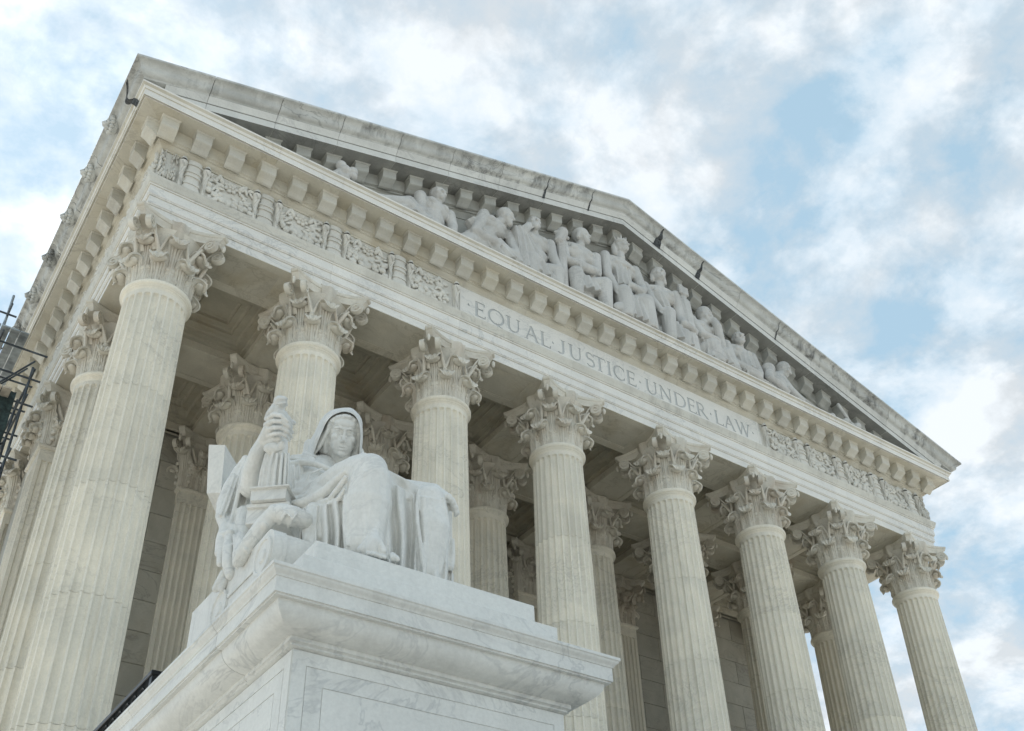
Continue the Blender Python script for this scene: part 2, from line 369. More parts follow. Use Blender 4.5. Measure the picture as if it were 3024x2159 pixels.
LET = {
 'E': [([(.12, 0), (.12, 1)], TK), ([(.05, .97), (.58, .97)], TN), ([(.12, .52), (.50, .52)], TN), ([(.05, .035), (.62, .035)], TN), ([(.585, .99), (.575, .82)], .06), ([(.50, .62), (.50, .43)], .05), ([(.62, .02), (.64, .2)], .06)],
 'L': [([(.12, 0), (.12, 1)], TK), ([(0, .975), (.26, .975)], .05), ([(.03, .035), (.60, .035)], TN), ([(.60, .02), (.63, .2)], .06)],
 'T': [([(.42, 0), (.42, 1)], TK), ([(.02, .965), (.82, .965)], TN), ([(.03, .98), (.0, .78)], .06), ([(.81, .98), (.84, .78)], .06), serif(.42, .025, .32)],
 'I': [([(.12, 0), (.12, 1)], TK), serif(.12, .975), serif(.12, .025)],
 'J': [([(.42, 1), (.42, .28), (.39, .12), (.30, .03), (.17, .02), (.08, .10)], [TK, TK, .14, .11, .09, .10]), serif(.42, .975)],
 'N': [([(.10, 0), (.10, .98)], TN), ([(.08, .98), (.76, .02)], TK), ([(.76, .02), (.76, 1)], TN), serif(.10, .025, .24), serif(.76, .975, .24), serif(.05, .975, .14)],
 'A': [([(.42, .98), (.08, 0)], TN), ([(.40, .98), (.78, 0)], TK), ([(.20, .36), (.63, .36)], TN*.9), serif(.08, .025, .24), serif(.78, .025, .26)],
 'W': [([(.06, 1), (.33, .02)], TK), ([(.33, .02), (.58, .96)], TN), ([(.52, 1), (.80, .02)], TK), ([(.80, .02), (1.07, 1)], TN), serif(.06, .975, .26), serif(.53, .975, .2), serif(1.07, .975, .22)],
 'U': [([(.12, 1), (.12, .36), (.16, .18), (.28, .06), (.44, .03), (.60, .09), (.70, .22), (.73, .40), (.73, 1)], [TK, TK, .15, .12, .10, .09, .085, .085, .085]), serif(.12, .975), serif(.73, .975, .24)],
 'S': [(arc(.29, .74, .22, .22, 25, 250, 12)+arc(.30, .29, .25, .25, 80, -150, 12), [.09]*4+[.12]*4+[.14]*8+[.12]*6+[.09]*4)],
 'C': [(arc(.47, .5, .42, .47, 48, 312, 18), [.09]*3+[.10]*3+[.14]*7+[.10]*3+[.085]*3), ([(.76, .90), (.77, .72)], .06), ([(.76, .12), (.77, .27)], .05)],
 'D': [([(.12, 0), (.12, 1)], TK), ([(.02, .965), (.35, .965)]+arc(.35, .5, .46, .465, 80, -80, 14)+[(.35, .035), (.02, .035)], [.07]*2+[.08]*3+[.13]*9+[.08]*3+[.07]*2)],
 'R': [([(.12, 0), (.12, 1)], TK), ([(.02, .965), (.32, .965)]+arc(.32, .73, .24, .235, 80, -80, 10)+[(.30, .495), (.12, .495)], .09), ([(.34, .49), (.78, .02)], TK*.95), serif(.12, .025), serif(.80, .03, .16)],
 'Q': [(arc(.47, .5, .44, .48, -90, 90, 14), [.085+.05*sin(pi*k/14) for k in range(15)]), (arc(.47, .5, .44, .48, 90, 270, 14), [.085+.05*sin(pi*k/14) for k in range(15)]), ([(.42, .06), (.62, -.05), (.84, -.13), (1.02, -.15)], [.12, .13, .10, .05])],
}
LP = [('E', 2.141), ('Q', 2.262), ('U', 2.425), ('A', 2.590), ('L', 2.737), ('J', 2.890), ('U', 3.008), ('S', 3.170), ('T', 3.248), ('I', 3.385), ('C', 3.445), ('E', 3.583),
      ('U', 3.782), ('N', 3.932), ('D', 4.088), ('E', 4.232), ('R', 4.335), ('L', 4.542), ('A', 4.645), ('W', 4.790)]
CAPH, CAPZ = 0.145, 0.346
cut = G()
YA, YC = -0.229, -0.2165
for ch, x in LP:
    for s in LET[ch]:
        gg = G(); stroke(gg, [(x+p[0]*CAPH, CAPZ+p[1]*CAPH) for p in s[0]], ([q*CAPH for q in s[1]] if hasattr(s[1], '__len__') else s[1]*CAPH), YA, YC, len(s) > 2)
        cut.merge(gg)
for x in (2.088, 2.852, 3.722, 4.495, 4.990):
    gg = G(); gg.loft([[(x-.010, y, CAPZ+.068), (x+.012, y, CAPZ+.066), (x, y, CAPZ+.092)] for y in (YA, YC)]); cut.merge(gg)
cm = SU(cut, 'cut')
slab = SU(G().loft([[(x, -d, z) for d, z in [(0.195, 0.293), (0.2215, 0.293), (0.2215, 0.5715), (0.195, 0.5715)]] for x in (FPX0, FPX1)]), 'slab')
so_ = bpy.data.objects.new('tmp_slab', slab); co_ = bpy.data.objects.new('tmp_cut', cm); COL.objects.link(so_); COL.objects.link(co_)
slab.materials.append(MAT['white']); cm.materials.append(MAT['letter'])
md = so_.modifiers.new('b', 'BOOLEAN'); md.operation = 'DIFFERENCE'; md.object = co_; md.solver = 'EXACT'; md.use_self = True; md.material_mode = 'TRANSFER'
dg = bpy.context.evaluated_depsgraph_get()
pm = bpy.data.meshes.new_from_object(so_.evaluated_get(dg)); pm.name = 'inscription_panel'
bpy.data.objects.remove(so_); bpy.data.objects.remove(co_)
put('inscription_panel', pm, None, frieze, label='flat marble panel cut with the words EQUAL JUSTICE UNDER LAW')
for x in (FPX0, FPX1-0.028):
    put('panel_fillet', SU(G().box(x, x+0.010, -0.2245, -0.2218, 0.295, 0.570), 'panel_fillet'), MAT['white'], frieze)

# relief modules of the frieze: a post with two torches, and a fruit garland with a rosette
def post_mesh(seed):
    r = random.Random(seed); g = G()
    for (z0, z1, wd, dp) in ((0.0, 0.035, 0.112, 0.034), (0.035, 0.055, 0.100, 0.026), (0.055, 0.075, 0.108, 0.032), (0.075, 0.125, 0.092, 0.022), (0.125, 0.140, 0.104, 0.032), (0.140, 0.160, 0.096, 0.026), (0.160, 0.176, 0.106, 0.034), (0.176, 0.235, 0.086, 0.020), (0.235, 0.250, 0.098, 0.030), (0.250, 0.279, 0.090, 0.024)):
        prof = [(-wd/2, 0.006)]+[(wd/2*sin(a*pi/2), -dp*(0.45+0.55*cos(a*pi/2))) for a in (-1, -.75, -.5, -.25, 0, .25, .5, .75, 1)]+[(wd/2, 0.006)]
        g.loft([[(x, y, z) for x, y in prof] for z in (z0, z1)])
    return g
def torch_mesh():
    g = G()
    g.tube([(0, -0.018, 0.0), (0, -0.020, 0.10), (0, -0.024, 0.20), (0, -0.024, 0.205), (0, -0.026, 0.225), (0, -0.026, 0.24), (0, -0.024, 0.262), (0, -0.016, 0.276)], [0.010, 0.013, 0.021, 0.026, 0.027, 0.022, 0.018, 0.006], 10)
    g.tube([(0.006, -0.03, 0.03), (-0.014, -0.032, 0.10), (0.012, -0.044, 0.17), (-0.012, -0.044, 0.21)], [0.006, 0.007, 0.008, 0.006], 6)
    g.box(-0.017, 0.017, -0.012, 0.004, 0.0, 0.26)
    return g
def fruit_mesh(seed):
    r = random.Random(seed); g = G()
    for side in (-1, 1):
        for k in range(24):
            t = r.random(); x = side*(0.030+0.115*t); z = 0.018+0.115*r.random()*(0.5+0.6*t)
            s = 0.009+0.012*r.random()
            g.ell((x, -0.012-0.016*r.random(), z), (s*1.15, s, s*r.uniform(0.85, 1.25)), Euler((r.random(), r.random(), r.random())).to_matrix(), 8, 6)
        for k in range(14):   # loose leaves beside the rosette
            x = side*(0.055+0.09*r.random()); z = 0.11+0.15*r.random(); a = r.uniform(-1, 1)
            g.ell((x, -0.006-0.01*r.random(), z), (0.022+0.014*r.random(), 0.012, 0.010), Euler((0.3*a, a*1.4, 0)).to_matrix(), 7, 5)
    g.ell((0, -0.006, 0.06), (0.052, 0.016, 0.030), Euler((0, -0.5, 0)).to_matrix(), 10, 6)     # sash
    g.ell((0.045, -0.006, 0.105), (0.038, 0.014, 0.014), Euler((0, 0.4, 0)).to_matrix(), 8, 6)
    return g
def rosette_mesh(R_=0.052):
    g = G()
    for k in range(7):
        a = 2*pi*k/7; g.ell((R_*0.62*cos(a), -0.010, R_*0.62*sin(a)), (R_*0.40, 0.010, R_*0.30), Euler((0, -a, 0)).to_matrix(), 8, 5)
    for k in range(5):
        a = 2*pi*k/5+.3; g.ell((R_*0.3*cos(a), -0.020, R_*0.3*sin(a)), (R_*0.26, 0.010, R_*0.2), Euler((0, -a, 0)).to_matrix(), 8, 5)
    g.ell((0, -0.028, 0), (R_*0.2, 0.010, R_*0.2), None, 8, 5)
    return g
def scroll_leaf_mesh():
    g = G()
    for s in (-1, 1):
        pts = [(s*(0.055+0.060*t), -0.006-0.006*sin(t*pi), 0.20+0.045*sin(t*3.4)) for t in [i/7 for i in range(8)]]
        g.tube(pts, [0.014, 0.016, 0.017, 0.016, 0.015, 0.013, 0.010, 0.005], 7)
        pts = [(s*(0.060+0.075*t), -0.006, 0.150+0.03*sin(t*4+1)) for t in [i/6 for i in range(7)]]
        g.tube(pts, [0.010, 0.012, 0.013, 0.012, 0.010, 0.008, 0.004], 6)
    return g
pm_ = SU(post_mesh(1), 'frieze_post', 40); tm_ = SU(torch_mesh(), 'torch', 60); fm_ = [SU(fruit_mesh(k), 'fruit_garland', 180) for k in range(4)]
rm_ = SU(rosette_mesh(), 'rosette', 180); slm_ = SU(scroll_leaf_mesh(), 'scroll_leaves', 180)
YFZ = -0.2195*U
px_l = [0.0, 0.498, 1.0, 1.507, 1.985]; px_r = [L-0.0, L-0.498, L-1.0, L-1.507, L-1.985]
def frieze_post(x, half=0):
    if not half: put('frieze_post', pm_, MAT['frieze'], frieze, (x*U, YFZ, 0.294*U))
    for s in (-1, 1):
        if half and s == half: continue
        put('torch', tm_, MAT['frieze'], frieze, ((x+s*0.078*(1 if not half else 0.2))*U, YFZ, 0.294*U))
def garland(x, k):
    put('fruit_garland', fm_[k % 4], MAT['frieze'], frieze, (x*U, YFZ, 0.294*U), kind='stuff', scale=(1.06, 0.8, 1))
    put('scroll_leaves', slm_, MAT['frieze'], frieze, (x*U, YFZ, 0.294*U))
    put('rosette', rm_, MAT['frieze'], frieze, (x*U, YFZ+0.012, (0.294+0.205)*U), (0, 0.3*k, 0))
for i, P_ in enumerate((px_l, px_r)):
    for j, x in enumerate(P_):
        frieze_post(x, 0 if j < 4 else (1 if i == 0 else -1))
    for j in range(4): garland((P_[j]+P_[j+1])/2, i*4+j)
# corner clusters, front and flanks
for k, (x, y) in enumerate(((-0.165, -0.2195), (L+0.165, -0.2195), (-0.2195, -0.150), (-0.2195, 0.25), (-0.2195, 0.75), (-0.2195, 1.25), (-0.2195, 1.75), (-0.2195, 2.25))):
    o = put('fruit_garland', fm_[k % 4], MAT['carve'], frieze, (x*U, y*U, 0.294*U), (0, 0, 0 if k < 2 else -pi/2), scale=(0.36 if k < 3 else 1, 1, 1), kind='stuff')
    if k > 2: put('rosette', rm_, MAT['carve'], frieze, (x*U-0.0, y*U, 0.499*U), (0, 0, -pi/2))
for y in (0, 0.5, 1.0, 1.5, 2.0): put('frieze_post', pm_, MAT['frieze'], frieze, (-0.2195*U, y*U, 0.294*U), (0, 0, -pi/2))

# ---- modillions
def modillion_mesh(shear=0.0):
    g = G(); w_ = 0.0535; cw = 0.0615
    side = [(0, 0), (-0.0785, 0), (-0.0785, -0.068), (-0.073, -0.0735), (-0.055, -0.082), (-0.036, -0.093), (-0.016, -0.112), (-0.004, -0.117), (0, -0.117)]
    a = [(-w_, y, z-0.013) for y, z in side]; b = [(w_, y, z-0.013) for y, z in side]
    g.loft([a, b])
    cap = [(0, 0), (-0.086, 0), (-0.086, -0.005), (-0.0805, -0.0128), (0, -0.0128)]
    def cl(s): return [(s*(cw if k in (1, 2) or k == 0 else w_+0.002), y, z) for k, (y, z) in enumerate(cap)]
    g.loft([[(-cw, 0, 0), (-cw, -0.086, 0), (cw, -0.086, 0), (cw, 0, 0)], [(-cw, 0, -0.005), (-cw, -0.086, -0.005), (cw, -0.086, -0.005), (cw, 0, -0.005)],
            [(-w_-0.002, 0, -0.0128), (-w_-0.002, -0.0805, -0.0128), (w_+0.002, -0.0805, -0.0128), (w_+0.002, 0, -0.0128)]])
    g.v = [(x, y, z+shear*x) for x, y, z in g.v]; return g
XMOD = [-0.2285+k*(L+2*0.2285)/34 for k in range(35)]
mm = SU(modillion_mesh(), 'modillion')
MAT['mod'] = material('modillion_marble', (0.64, 0.62, 0.55), (0.55, 0.53, 0.47), (0.36, 0.34, 0.30), 0.3, 0.6, stain=0.35, stain_col=(0.45, 0.37, 0.20), var=0.10)
for x in XMOD: put('modillion', mm, MAT['mod'], corona, (x*U, -0.2775*U, 0.7266*U))
for k in range(26): put('modillion', mm, MAT['mod'], corona, (-0.2775*U, (-0.2335+k*0.2297)*U, 0.7266*U), (0, 0, -pi/2))

# ---- flank sima with lion masks
for side in 'lr':
    cuts = [0, 0.36, 0.84, 1.32, 1.8, 2.28, 2.8, 3.3, YB] if side == 'l' else [0, YB]
    for i in range(len(cuts)-1):
        o = put('gutter_block', SU(flank_block(SIMA, cuts[i]+(0 if i == 0 else 0.004), cuts[i+1]-0.004, i == 0, side), 'gutter_block', 40), MAT['weather'], court, ORG)
def lion_mesh():
    g = G()
    g.ell((0, 0.01, 0), (0.052, 0.035, 0.052), None, 14, 10)
    for k in range(14):
        a = 2*pi*k/14; g.ell((0.046*cos(a), -0.006, 0.046*sin(a)), (0.018, 0.016, 0.012), Euler((0, -a, 0)).to_matrix(), 7, 5)
    g.ell((0, -0.034, -0.016), (0.022, 0.022, 0.016), None, 10, 7)      # muzzle
    g.ell((0, -0.030, -0.036), (0.014, 0.014, 0.008), None, 8, 6)      # jaw
    g.tube([(0, -0.026, 0.022), (0, -0.052, -0.008)], [0.008, 0.009], 7)
    for s in (-1, 1):
        g.ell((s*0.018, -0.026, 0.014), (0.011, 0.009, 0.007), None, 8, 5); g.ell((s*0.034, -0.014, 0.038), (0.010, 0.008, 0.012), None, 8, 5)
        g.ell((s*0.026, -0.024, -0.010), (0.014, 0.012, 0.014), None, 8, 5)
    return g
lm = SU(lion_mesh(), 'lion_mask', 180)
LIONS = [0.02, 0.49, 0.96, 1.43, 1.90, 2.37]
for y in LIONS: put('lion_mask', lm, MAT['weather'], court, ((-0.515)*U, y*U, ZA+0.862*U), (radians(8), 0, -pi/2), scale=(1.1, 1.1, 1.1))

# ---- raking cornice
SL = (2.178-0.917)/(L/2+0.548)
def ztop(x): return 0.917+SL*(min(x, L-x)+0.548)
RS = [(0.30, -0.108), (0.466, -0.108), (0.470, -0.098)]+[(d, z) for d, z in cyma((0.472, -0.096), (0.540, -0.020))]+[(0.548, -0.018), (0.548, 0.0), (0.30, 0.006)]
RC = [(0.20, -0.2185), (0.437, -0.2185), (0.437, -0.160), (0.443, -0.156), (0.450, -0.134), (0.463, -0.120), (0.465, -0.1085), (0.20, -0.1085)]
RB = [(0.19, -0.395), (0.212, -0.395), (0.215, -0.382), (0.232, -0.366), (0.240, -0.350), (0.252, -0.346), (0.252, -0.332), (0.270, -0.326), (0.270, -0.219), (0.19, -0.219)]
def rake_block(pr, x0, x1, zmin=None):
    mid = L/2
    xs = [x0, x1] if not (x0 < mid < x1) else [x0, mid, x1]
    g = G()
    loops = [[(x, -d, ztop(x)+z) for d, z in pr] for x in xs]
    g.loft(loops)
    if zmin is not None:
        b = bmesh.new(); vs = [b.verts.new(v) for v in g.v]
        for f in g.f:
            try: b.faces.new([vs[i] for i in f])
            except ValueError: pass
        r = bmesh.ops.bisect_plane(b, geom=b.verts[:]+b.edges[:]+b.faces[:], plane_co=(0, 0, zmin), plane_no=(0, 0, 1), clear_inner=True)
        if not b.verts: b.free(); return None
        b.verts.index_update(); h = G(); h.add([v.co[:] for v in b.verts], [[v.index for v in f.verts] for f in b.faces]); b.free(); return h
    return g
def sima_corner(x1, right=False):
    a = []; b = []
    for d, z in RS:
        xc = -d if not right else L+d; a.append((xc, -d, 0.917+z*(0.0925/0.108) if z < 0 else 0.917+z)); x_ = x1 if not right else x1
        b.append((x_, -d, ztop(x_)+z))
    return G().loft([a, b])
jl = [-0.059, 0.404, 0.861, 1.323, 1.774, 2.233, 2.685, 3.156]
jr = [3.94, 4.393, 4.83, 5.294, 5.721, 6.21, 6.69, L+0.059]
cuts = jl+jr
sg = 0.0020
rake = put('raking_gutter', SU(sima_corner(cuts[0]-sg), 'raking_gutter', 40), MAT['weather'], court, ORG)
put('raking_gutter_block', SU(sima_corner(cuts[-1]+sg, True), 'raking_gutter', 40), MAT['weather'], rake)
for i in range(len(cuts)-1):
    put('raking_gutter_block', SU(rake_block(RS, cuts[i]+sg, cuts[i+1]-sg), 'raking_gutter', 40), MAT['weather'], rake)
put('mortar_core', SU(rake_block([(0.30, -0.10), (0.455, -0.10), (0.50, -0.03), (0.530, -0.012), (0.30, -0.006)], -0.40, L+0.40), 'mortar_core'), MAT['joint'], rake)
MAT['soot'] = plain('soot_stain', (0.060, 0.064, 0.066), 0.8, 0, 0.30, 14)
def stain_mesh(prof, place, w_of, seed):
    """soot run: a thin skin 4 mm over the gutter's profile"""
    r = random.Random(seed); lo, hi = [], []
    for k, (d, z) in enumerate(prof):
        t = k/(len(prof)-1); a, c = w_of(t); j1, j2 = r.uniform(-.0015, .0015), r.uniform(-.0015, .0015)
        lo.append(place(a+j1, d+0.0012, z)); hi.append(place(c+j2, d+0.0012, z))
    g = G(); n = len(prof); g.add(lo+hi, [(k, k+1, n+k+1, n+k) for k in range(n-1)]); return g
RSP = [q for q in RS if q[0] > 0.45 and q[1] < -0.019]
RSP = [(0.4395, -0.17), (0.446, -0.150), (0.466, -0.118)]+RSP
for sd, xj, a0, a1, c0, c1 in ((1, 3.94, -.070, -.008, .016, .0), (2, 4.393, -.050, -.006, .006, .001), (3, 2.685, -.020, -.003, .006, .002), (4, 3.156, -.010, -.003, .007, .002), (6, 5.294, -.012, -.002, .004, .001)):
    g = stain_mesh(RSP, lambda x, d, z: (x, -d, ztop(x)+z), lambda t: (xj+lerp(a0, a1, t**.6), xj+lerp(c0, c1, t)), sd)
    put('water_stain', SU(g, 'water_stain', 60), MAT['soot'], rake)
SMP = [(0.4395, 0.765), (0.452, 0.795), (0.4675, 0.812)]+[q for q in SIMA if 0.465 < q[0] < 0.545 and q[1] > 0.83]
g = stain_mesh(SMP, lambda y, d, z: (-d, y, z), lambda t: (-0.335+0.10*sin(3*t)-.03*t, -0.300+0.10*sin(3*t)-.03*t+.02*(1-t)), 9)
put('water_stain', SU(g, 'water_stain', 60), MAT['soot'], rake)
rc = [-0.33]+jl[:-1]+[3.10, 3.99]+jr[1:-1]+[L+0.33]
rcor = None
MAT['crown'] = material('raking_corona_marble', (0.74, 0.74, 0.71), (0.64, 0.64, 0.61), (0.3, 0.3, 0.3), 0.3, 0.55, streak=0.25, streak_col=(0.3, 0.3, 0.28), var=0.04)
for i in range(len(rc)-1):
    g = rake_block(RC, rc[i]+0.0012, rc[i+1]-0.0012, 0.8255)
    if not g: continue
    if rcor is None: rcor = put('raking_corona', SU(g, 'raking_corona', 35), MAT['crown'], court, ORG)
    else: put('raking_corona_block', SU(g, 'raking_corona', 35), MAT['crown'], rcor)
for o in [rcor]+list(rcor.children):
    o.data.materials.append(MAT['soffit_shade_grime'])  # raking soffit: its deep shade, with some grime, is put into the colour
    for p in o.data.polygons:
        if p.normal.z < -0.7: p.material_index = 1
rb = [0.0, 0.9, 1.8, 2.7, L/2, 4.4, 5.3, 6.2, L]
for i in range(len(rb)-1):
    g = rake_block(RB, rb[i]+(0.0012 if rb[i] != L/2 else 0), rb[i+1]-(0.0012 if rb[i+1] != L/2 else 0), 0.8255)
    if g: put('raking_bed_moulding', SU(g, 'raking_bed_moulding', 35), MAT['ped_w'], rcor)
for s in (1, -1):
    m_ = SU(modillion_mesh(s*SL), 'raking_modillion')
    for x in XMOD:
        if (x < L/2-0.03) == (s > 0) and abs(x-L/2) > 0.02 or (abs(x-L/2) <= 0.02 and s > 0):
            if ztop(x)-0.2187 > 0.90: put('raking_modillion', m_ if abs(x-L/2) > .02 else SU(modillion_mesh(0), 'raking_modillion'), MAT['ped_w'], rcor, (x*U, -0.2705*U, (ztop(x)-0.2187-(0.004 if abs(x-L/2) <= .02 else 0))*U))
# tympanum wall, slabs
tx = [0.6+0.5*k for k in range(12)]+[L-0.6]
for i in range(len(tx)-1):
    x0, x1 = tx[i]+0.001, tx[i+1]-0.001
    xs = [x0]+([L/2] if x0 < L/2 < x1 else [])+[x1]
    f = [(x, -0.205, 0.8256) for x in xs]+[(x, -0.205, ztop(x)-0.30) for x in reversed(xs)]
    if min(p[2] for p in f[len(xs):]) < 0.84: continue
    bk = [(x, -0.15, z) for x, _, z in f]
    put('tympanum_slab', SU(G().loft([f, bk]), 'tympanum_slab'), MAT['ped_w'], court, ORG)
# roof and the body of the building behind
rg = G(); a = [(-0.50, 0, 0.921), (L/2, 0, 2.168), (L+0.50, 0, 0.921)]
rg.loft([[(x, y, z) for x, _, z in a] for y in (-0.148, YB)], True, True)
put('roof', SU(rg, 'roof'), MAT['roof'], court, ORG)

# ---- beams and coffered ceiling
beam_m = MAT['soffit']
def beam(x0, x1, y0, y1):
    g = G().box(x0, x1, y0, y1, 0.004, 0.30)
    wx = 0.05
    if x1-x0 > y1-y0:   # raised borders on the soffit
        g.box(x0, x1, y0, y0+wx, 0, 0.0039); g.box(x0, x1, y1-wx, y1, 0, 0.0039)
    else:
        g.box(x0, x0+wx, y0, y1, 0, 0.0039); g.box(x1-wx, x1, y0, y1, 0, 0.0039)
    return put('ceiling_beam', SU(g, 'ceiling_beam'), beam_m, court, ORG)
hb = 0.178
for i in range(7):
    a, b = XC[i]+(hb+.001 if i == 0 else .001), XC[i+1]-(hb+.001 if i == 6 else .001)
    beam(a, b, D2-hb, D2+hb)
    beam(a, b, D3-hb-.02, D3-0.121)
for i in range(1, 7):
    beam(XC[i]-hb, XC[i]+hb, hb+.001, D2-hb-.001); beam(XC[i]-hb, XC[i]+hb, D2+hb+.001, D3-hb-.021)
# raised border of the front architrave's soffit, one sunk panel per bay
for i in range(7):
    a, b = XC[i]+0.001, XC[i+1]-0.001; g = G(); w0 = 0.052
    if i == 0: a = -0.17
    if i == 6: b = L+0.17
    g.box(a, b, -0.2118, -0.2118+w0, -0.0005, 0.0039); g.box(a, b, hb-w0, hb-.0005, -0.0005, 0.0039)
    c0, c1 = XC[i]+0.25, XC[i+1]-0.25
    g.box(a, c0+w0, -0.2118+w0, hb-w0, -0.0005, 0.0039); g.box(c1-w0, b, -0.2118+w0, hb-w0, -0.0005, 0.0039)
    for (p, q, r_, s_) in ((c0+w0, c1-w0, -0.2118+w0, -0.2118+w0+0.012), (c0+w0, c1-w0, hb-w0-0.012, hb-w0), (c0+w0, c0+w0+0.012, -0.1478, hb-w0-.012), (c1-w0-0.012, c1-w0, -0.1478, hb-w0-.012)):
        g.box(p, q, r_, s_, 0.0012, 0.0039)
    put('soffit_border', SU(g, 'soffit_border'), beam_m, arch)
def coffer_mesh(wx, wy):
    g = G(); lv = []
    for ins, z in ((0.0, 0.060), (0.022, 0.066), (0.030, 0.082), (0.075, 0.082), (0.080, 0.098), (0.092, 0.110), (0.140, 0.110), (0.144, 0.130), (0.156, 0.142), (0.195, 0.142), (0.199, 0.162), (0.212, 0.175)):
        a, b = wx/2-ins, wy/2-ins; lv.append([(-a, -b, z), (a, -b, z), (a, b, z), (-a, b, z)])
    g.loft(lv, True, False); o = len(g.v)-4; g.f.append((o, o+1, o+2, o+3))
    return g
ros_c = SU(rosette_mesh(0.075), 'ceiling_rosette', 180)
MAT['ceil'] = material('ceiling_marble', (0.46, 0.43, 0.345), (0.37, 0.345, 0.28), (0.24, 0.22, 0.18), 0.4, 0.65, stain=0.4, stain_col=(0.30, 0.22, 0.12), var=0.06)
for i in range(7):
    x0, x1 = XC[i]+hb, XC[i+1]-hb
    for y0, y1 in ((hb, D2-hb), (D2+hb, D3-hb-.02)):
        c = put('coffer', SU(coffer_mesh(x1-x0, y1-y0), 'coffer', 25), MAT['ceil'], court, B((x0+x1)/2, (y0+y1)/2, 0))
        put('ceiling_rosette', ros_c, MAT['ceil'], c, (0, 0, 0.176*U), (-pi/2, 0, 0))

# ---- walls behind the portico
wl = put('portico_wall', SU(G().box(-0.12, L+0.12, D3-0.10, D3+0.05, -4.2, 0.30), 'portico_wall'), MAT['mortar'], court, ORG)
bw, bh = 0.52, 0.235
blk = SU(G().cbox(-bw/2+0.0015, bw/2-0.0015, -0.02, 0.03, 0.0015, bh-0.0015, 0.0025), 'wall_block')
blk_h = SU(G().cbox(-bw/4+0.0015, bw/4-0.0015, -0.02, 0.03, 0.0015, bh-0.0015, 0.0025), 'wall_block')
for r in range(13):
    z = -0.02-(r+1)*bh; off = (r % 2)*bw/2; x = -0.12+off
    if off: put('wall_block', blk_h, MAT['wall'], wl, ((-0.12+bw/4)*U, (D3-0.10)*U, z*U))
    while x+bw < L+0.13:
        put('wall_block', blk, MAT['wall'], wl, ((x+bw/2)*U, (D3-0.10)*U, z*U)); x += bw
put('flank_wall', SU(G().box(-0.13, -0.05, D3+0.06, YB, -4.2, 0.30), 'flank_wall'), MAT['wall'], court, ORG)
put('flank_wall', SU(G().box(L+0.05, L+0.13, D3+0.06, YB, -4.2, 0.30), 'flank_wall'), MAT['wall'], court, ORG)
put('rear_wall', SU(G().box(-0.2, L+0.2, YB-0.05, YB, -4.2, 0.80), 'rear_wall'), MAT['wall'], court, ORG)
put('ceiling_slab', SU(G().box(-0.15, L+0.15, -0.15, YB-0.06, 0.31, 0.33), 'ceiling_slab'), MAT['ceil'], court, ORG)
# ------------------------------------------------------------------ columns
RZ = [(-0.50, 0.1825), (-1.0, 0.1885), (-1.6, 0.196), (-2.4, 0.2035), (-3.2, 0.208), (-4.06, 0.210)]
def rad(z):
    for (z0, r0), (z1, r1) in zip(RZ, RZ[1:]):
        if z <= z0 and z >= z1: return lerp(r0, r1, (z-z0)/(z1-z0))
    return RZ[-1][1] if z < -1 else RZ[0][1]
NFL = 24
ZFT = -0.560                                     # top of the flutes
def ring(z):
    pts = []; R_ = rad(z); sec = 2*pi/NFL; half = 0.40*sec; hw = half*R_; d0 = 0.98*hw
    for k in range(NFL):
        c = k*sec
        for t in (-1.0, -0.82, -0.5, -0.17, 0.17, 0.5, 0.82, 1.0):
            e = max(0.0, z-(ZFT-hw))/hw
            q = 1-t*t-e*e
            d = d0*sqrt(q) if q > 0 else 0.0
            a = c+t*half; pts.append(((R_-d)*cos(a), (R_-d)*sin(a), z))
    return pts
JZ = [-0.530, -1.24, -1.885, -2.530, -3.180, -3.62, -4.06]
drums = []
for i in range(len(JZ)-1):
    z0, z1 = JZ[i], JZ[i+1]; zs = [z0-0.0010, z0-0.0022]
    if i == 0: zs = [z0, -0.556, -0.5605, -0.563, -0.567, -0.572, -0.578, -0.584, -0.60, -0.80, -1.0]
    zs += [lerp(z0, z1, .5)] if i else []
    zs += [z1+0.0022, z1+0.0010]
    g = G().loft([ring(z) for z in zs], True, True); drums.append(SU(g, 'drum', 28))
def lathe(pr, n=40):
    return G().loft([[(r*cos(2*pi*k/n), r*sin(2*pi*k/n), z) for k in range(n)] for r, z in pr], True, True)
astr = SU(lathe([(0.180, -0.466), (0.193, -0.468), (0.203, -0.473), (0.208, -0.482), (0.208, -0.492), (0.203, -0.502), (0.195, -0.507), (0.195, -0.513), (0.190, -0.516), (0.186, -0.525), (0.1828, -0.531)], 48), 'astragal', 40)
bell = SU(lathe([(0.150, -0.60), (0.176, -0.470), (0.177, -0.40), (0.180, -0.28), (0.188, -0.18), (0.203, -0.115), (0.226, -0.080), (0.232, -0.070), (0.224, -0.062)], 40), 'column', 60)
base = SU(lathe([(0.20, -4.055), (0.222, -4.058), (0.222, -4.07), (0.236, -4.075), (0.244, -4.088), (0.236, -4.101), (0.225, -4.106), (0.225, -4.112), (0.250, -4.12), (0.270, -4.135), (0.276, -4.15), (0.270, -4.165), (0.250, -4.172), (0.20, -4.173)], 40).box(-0.29, 0.29, -0.29, 0.29, -4.1995, -4.174), 'column_base', 40)
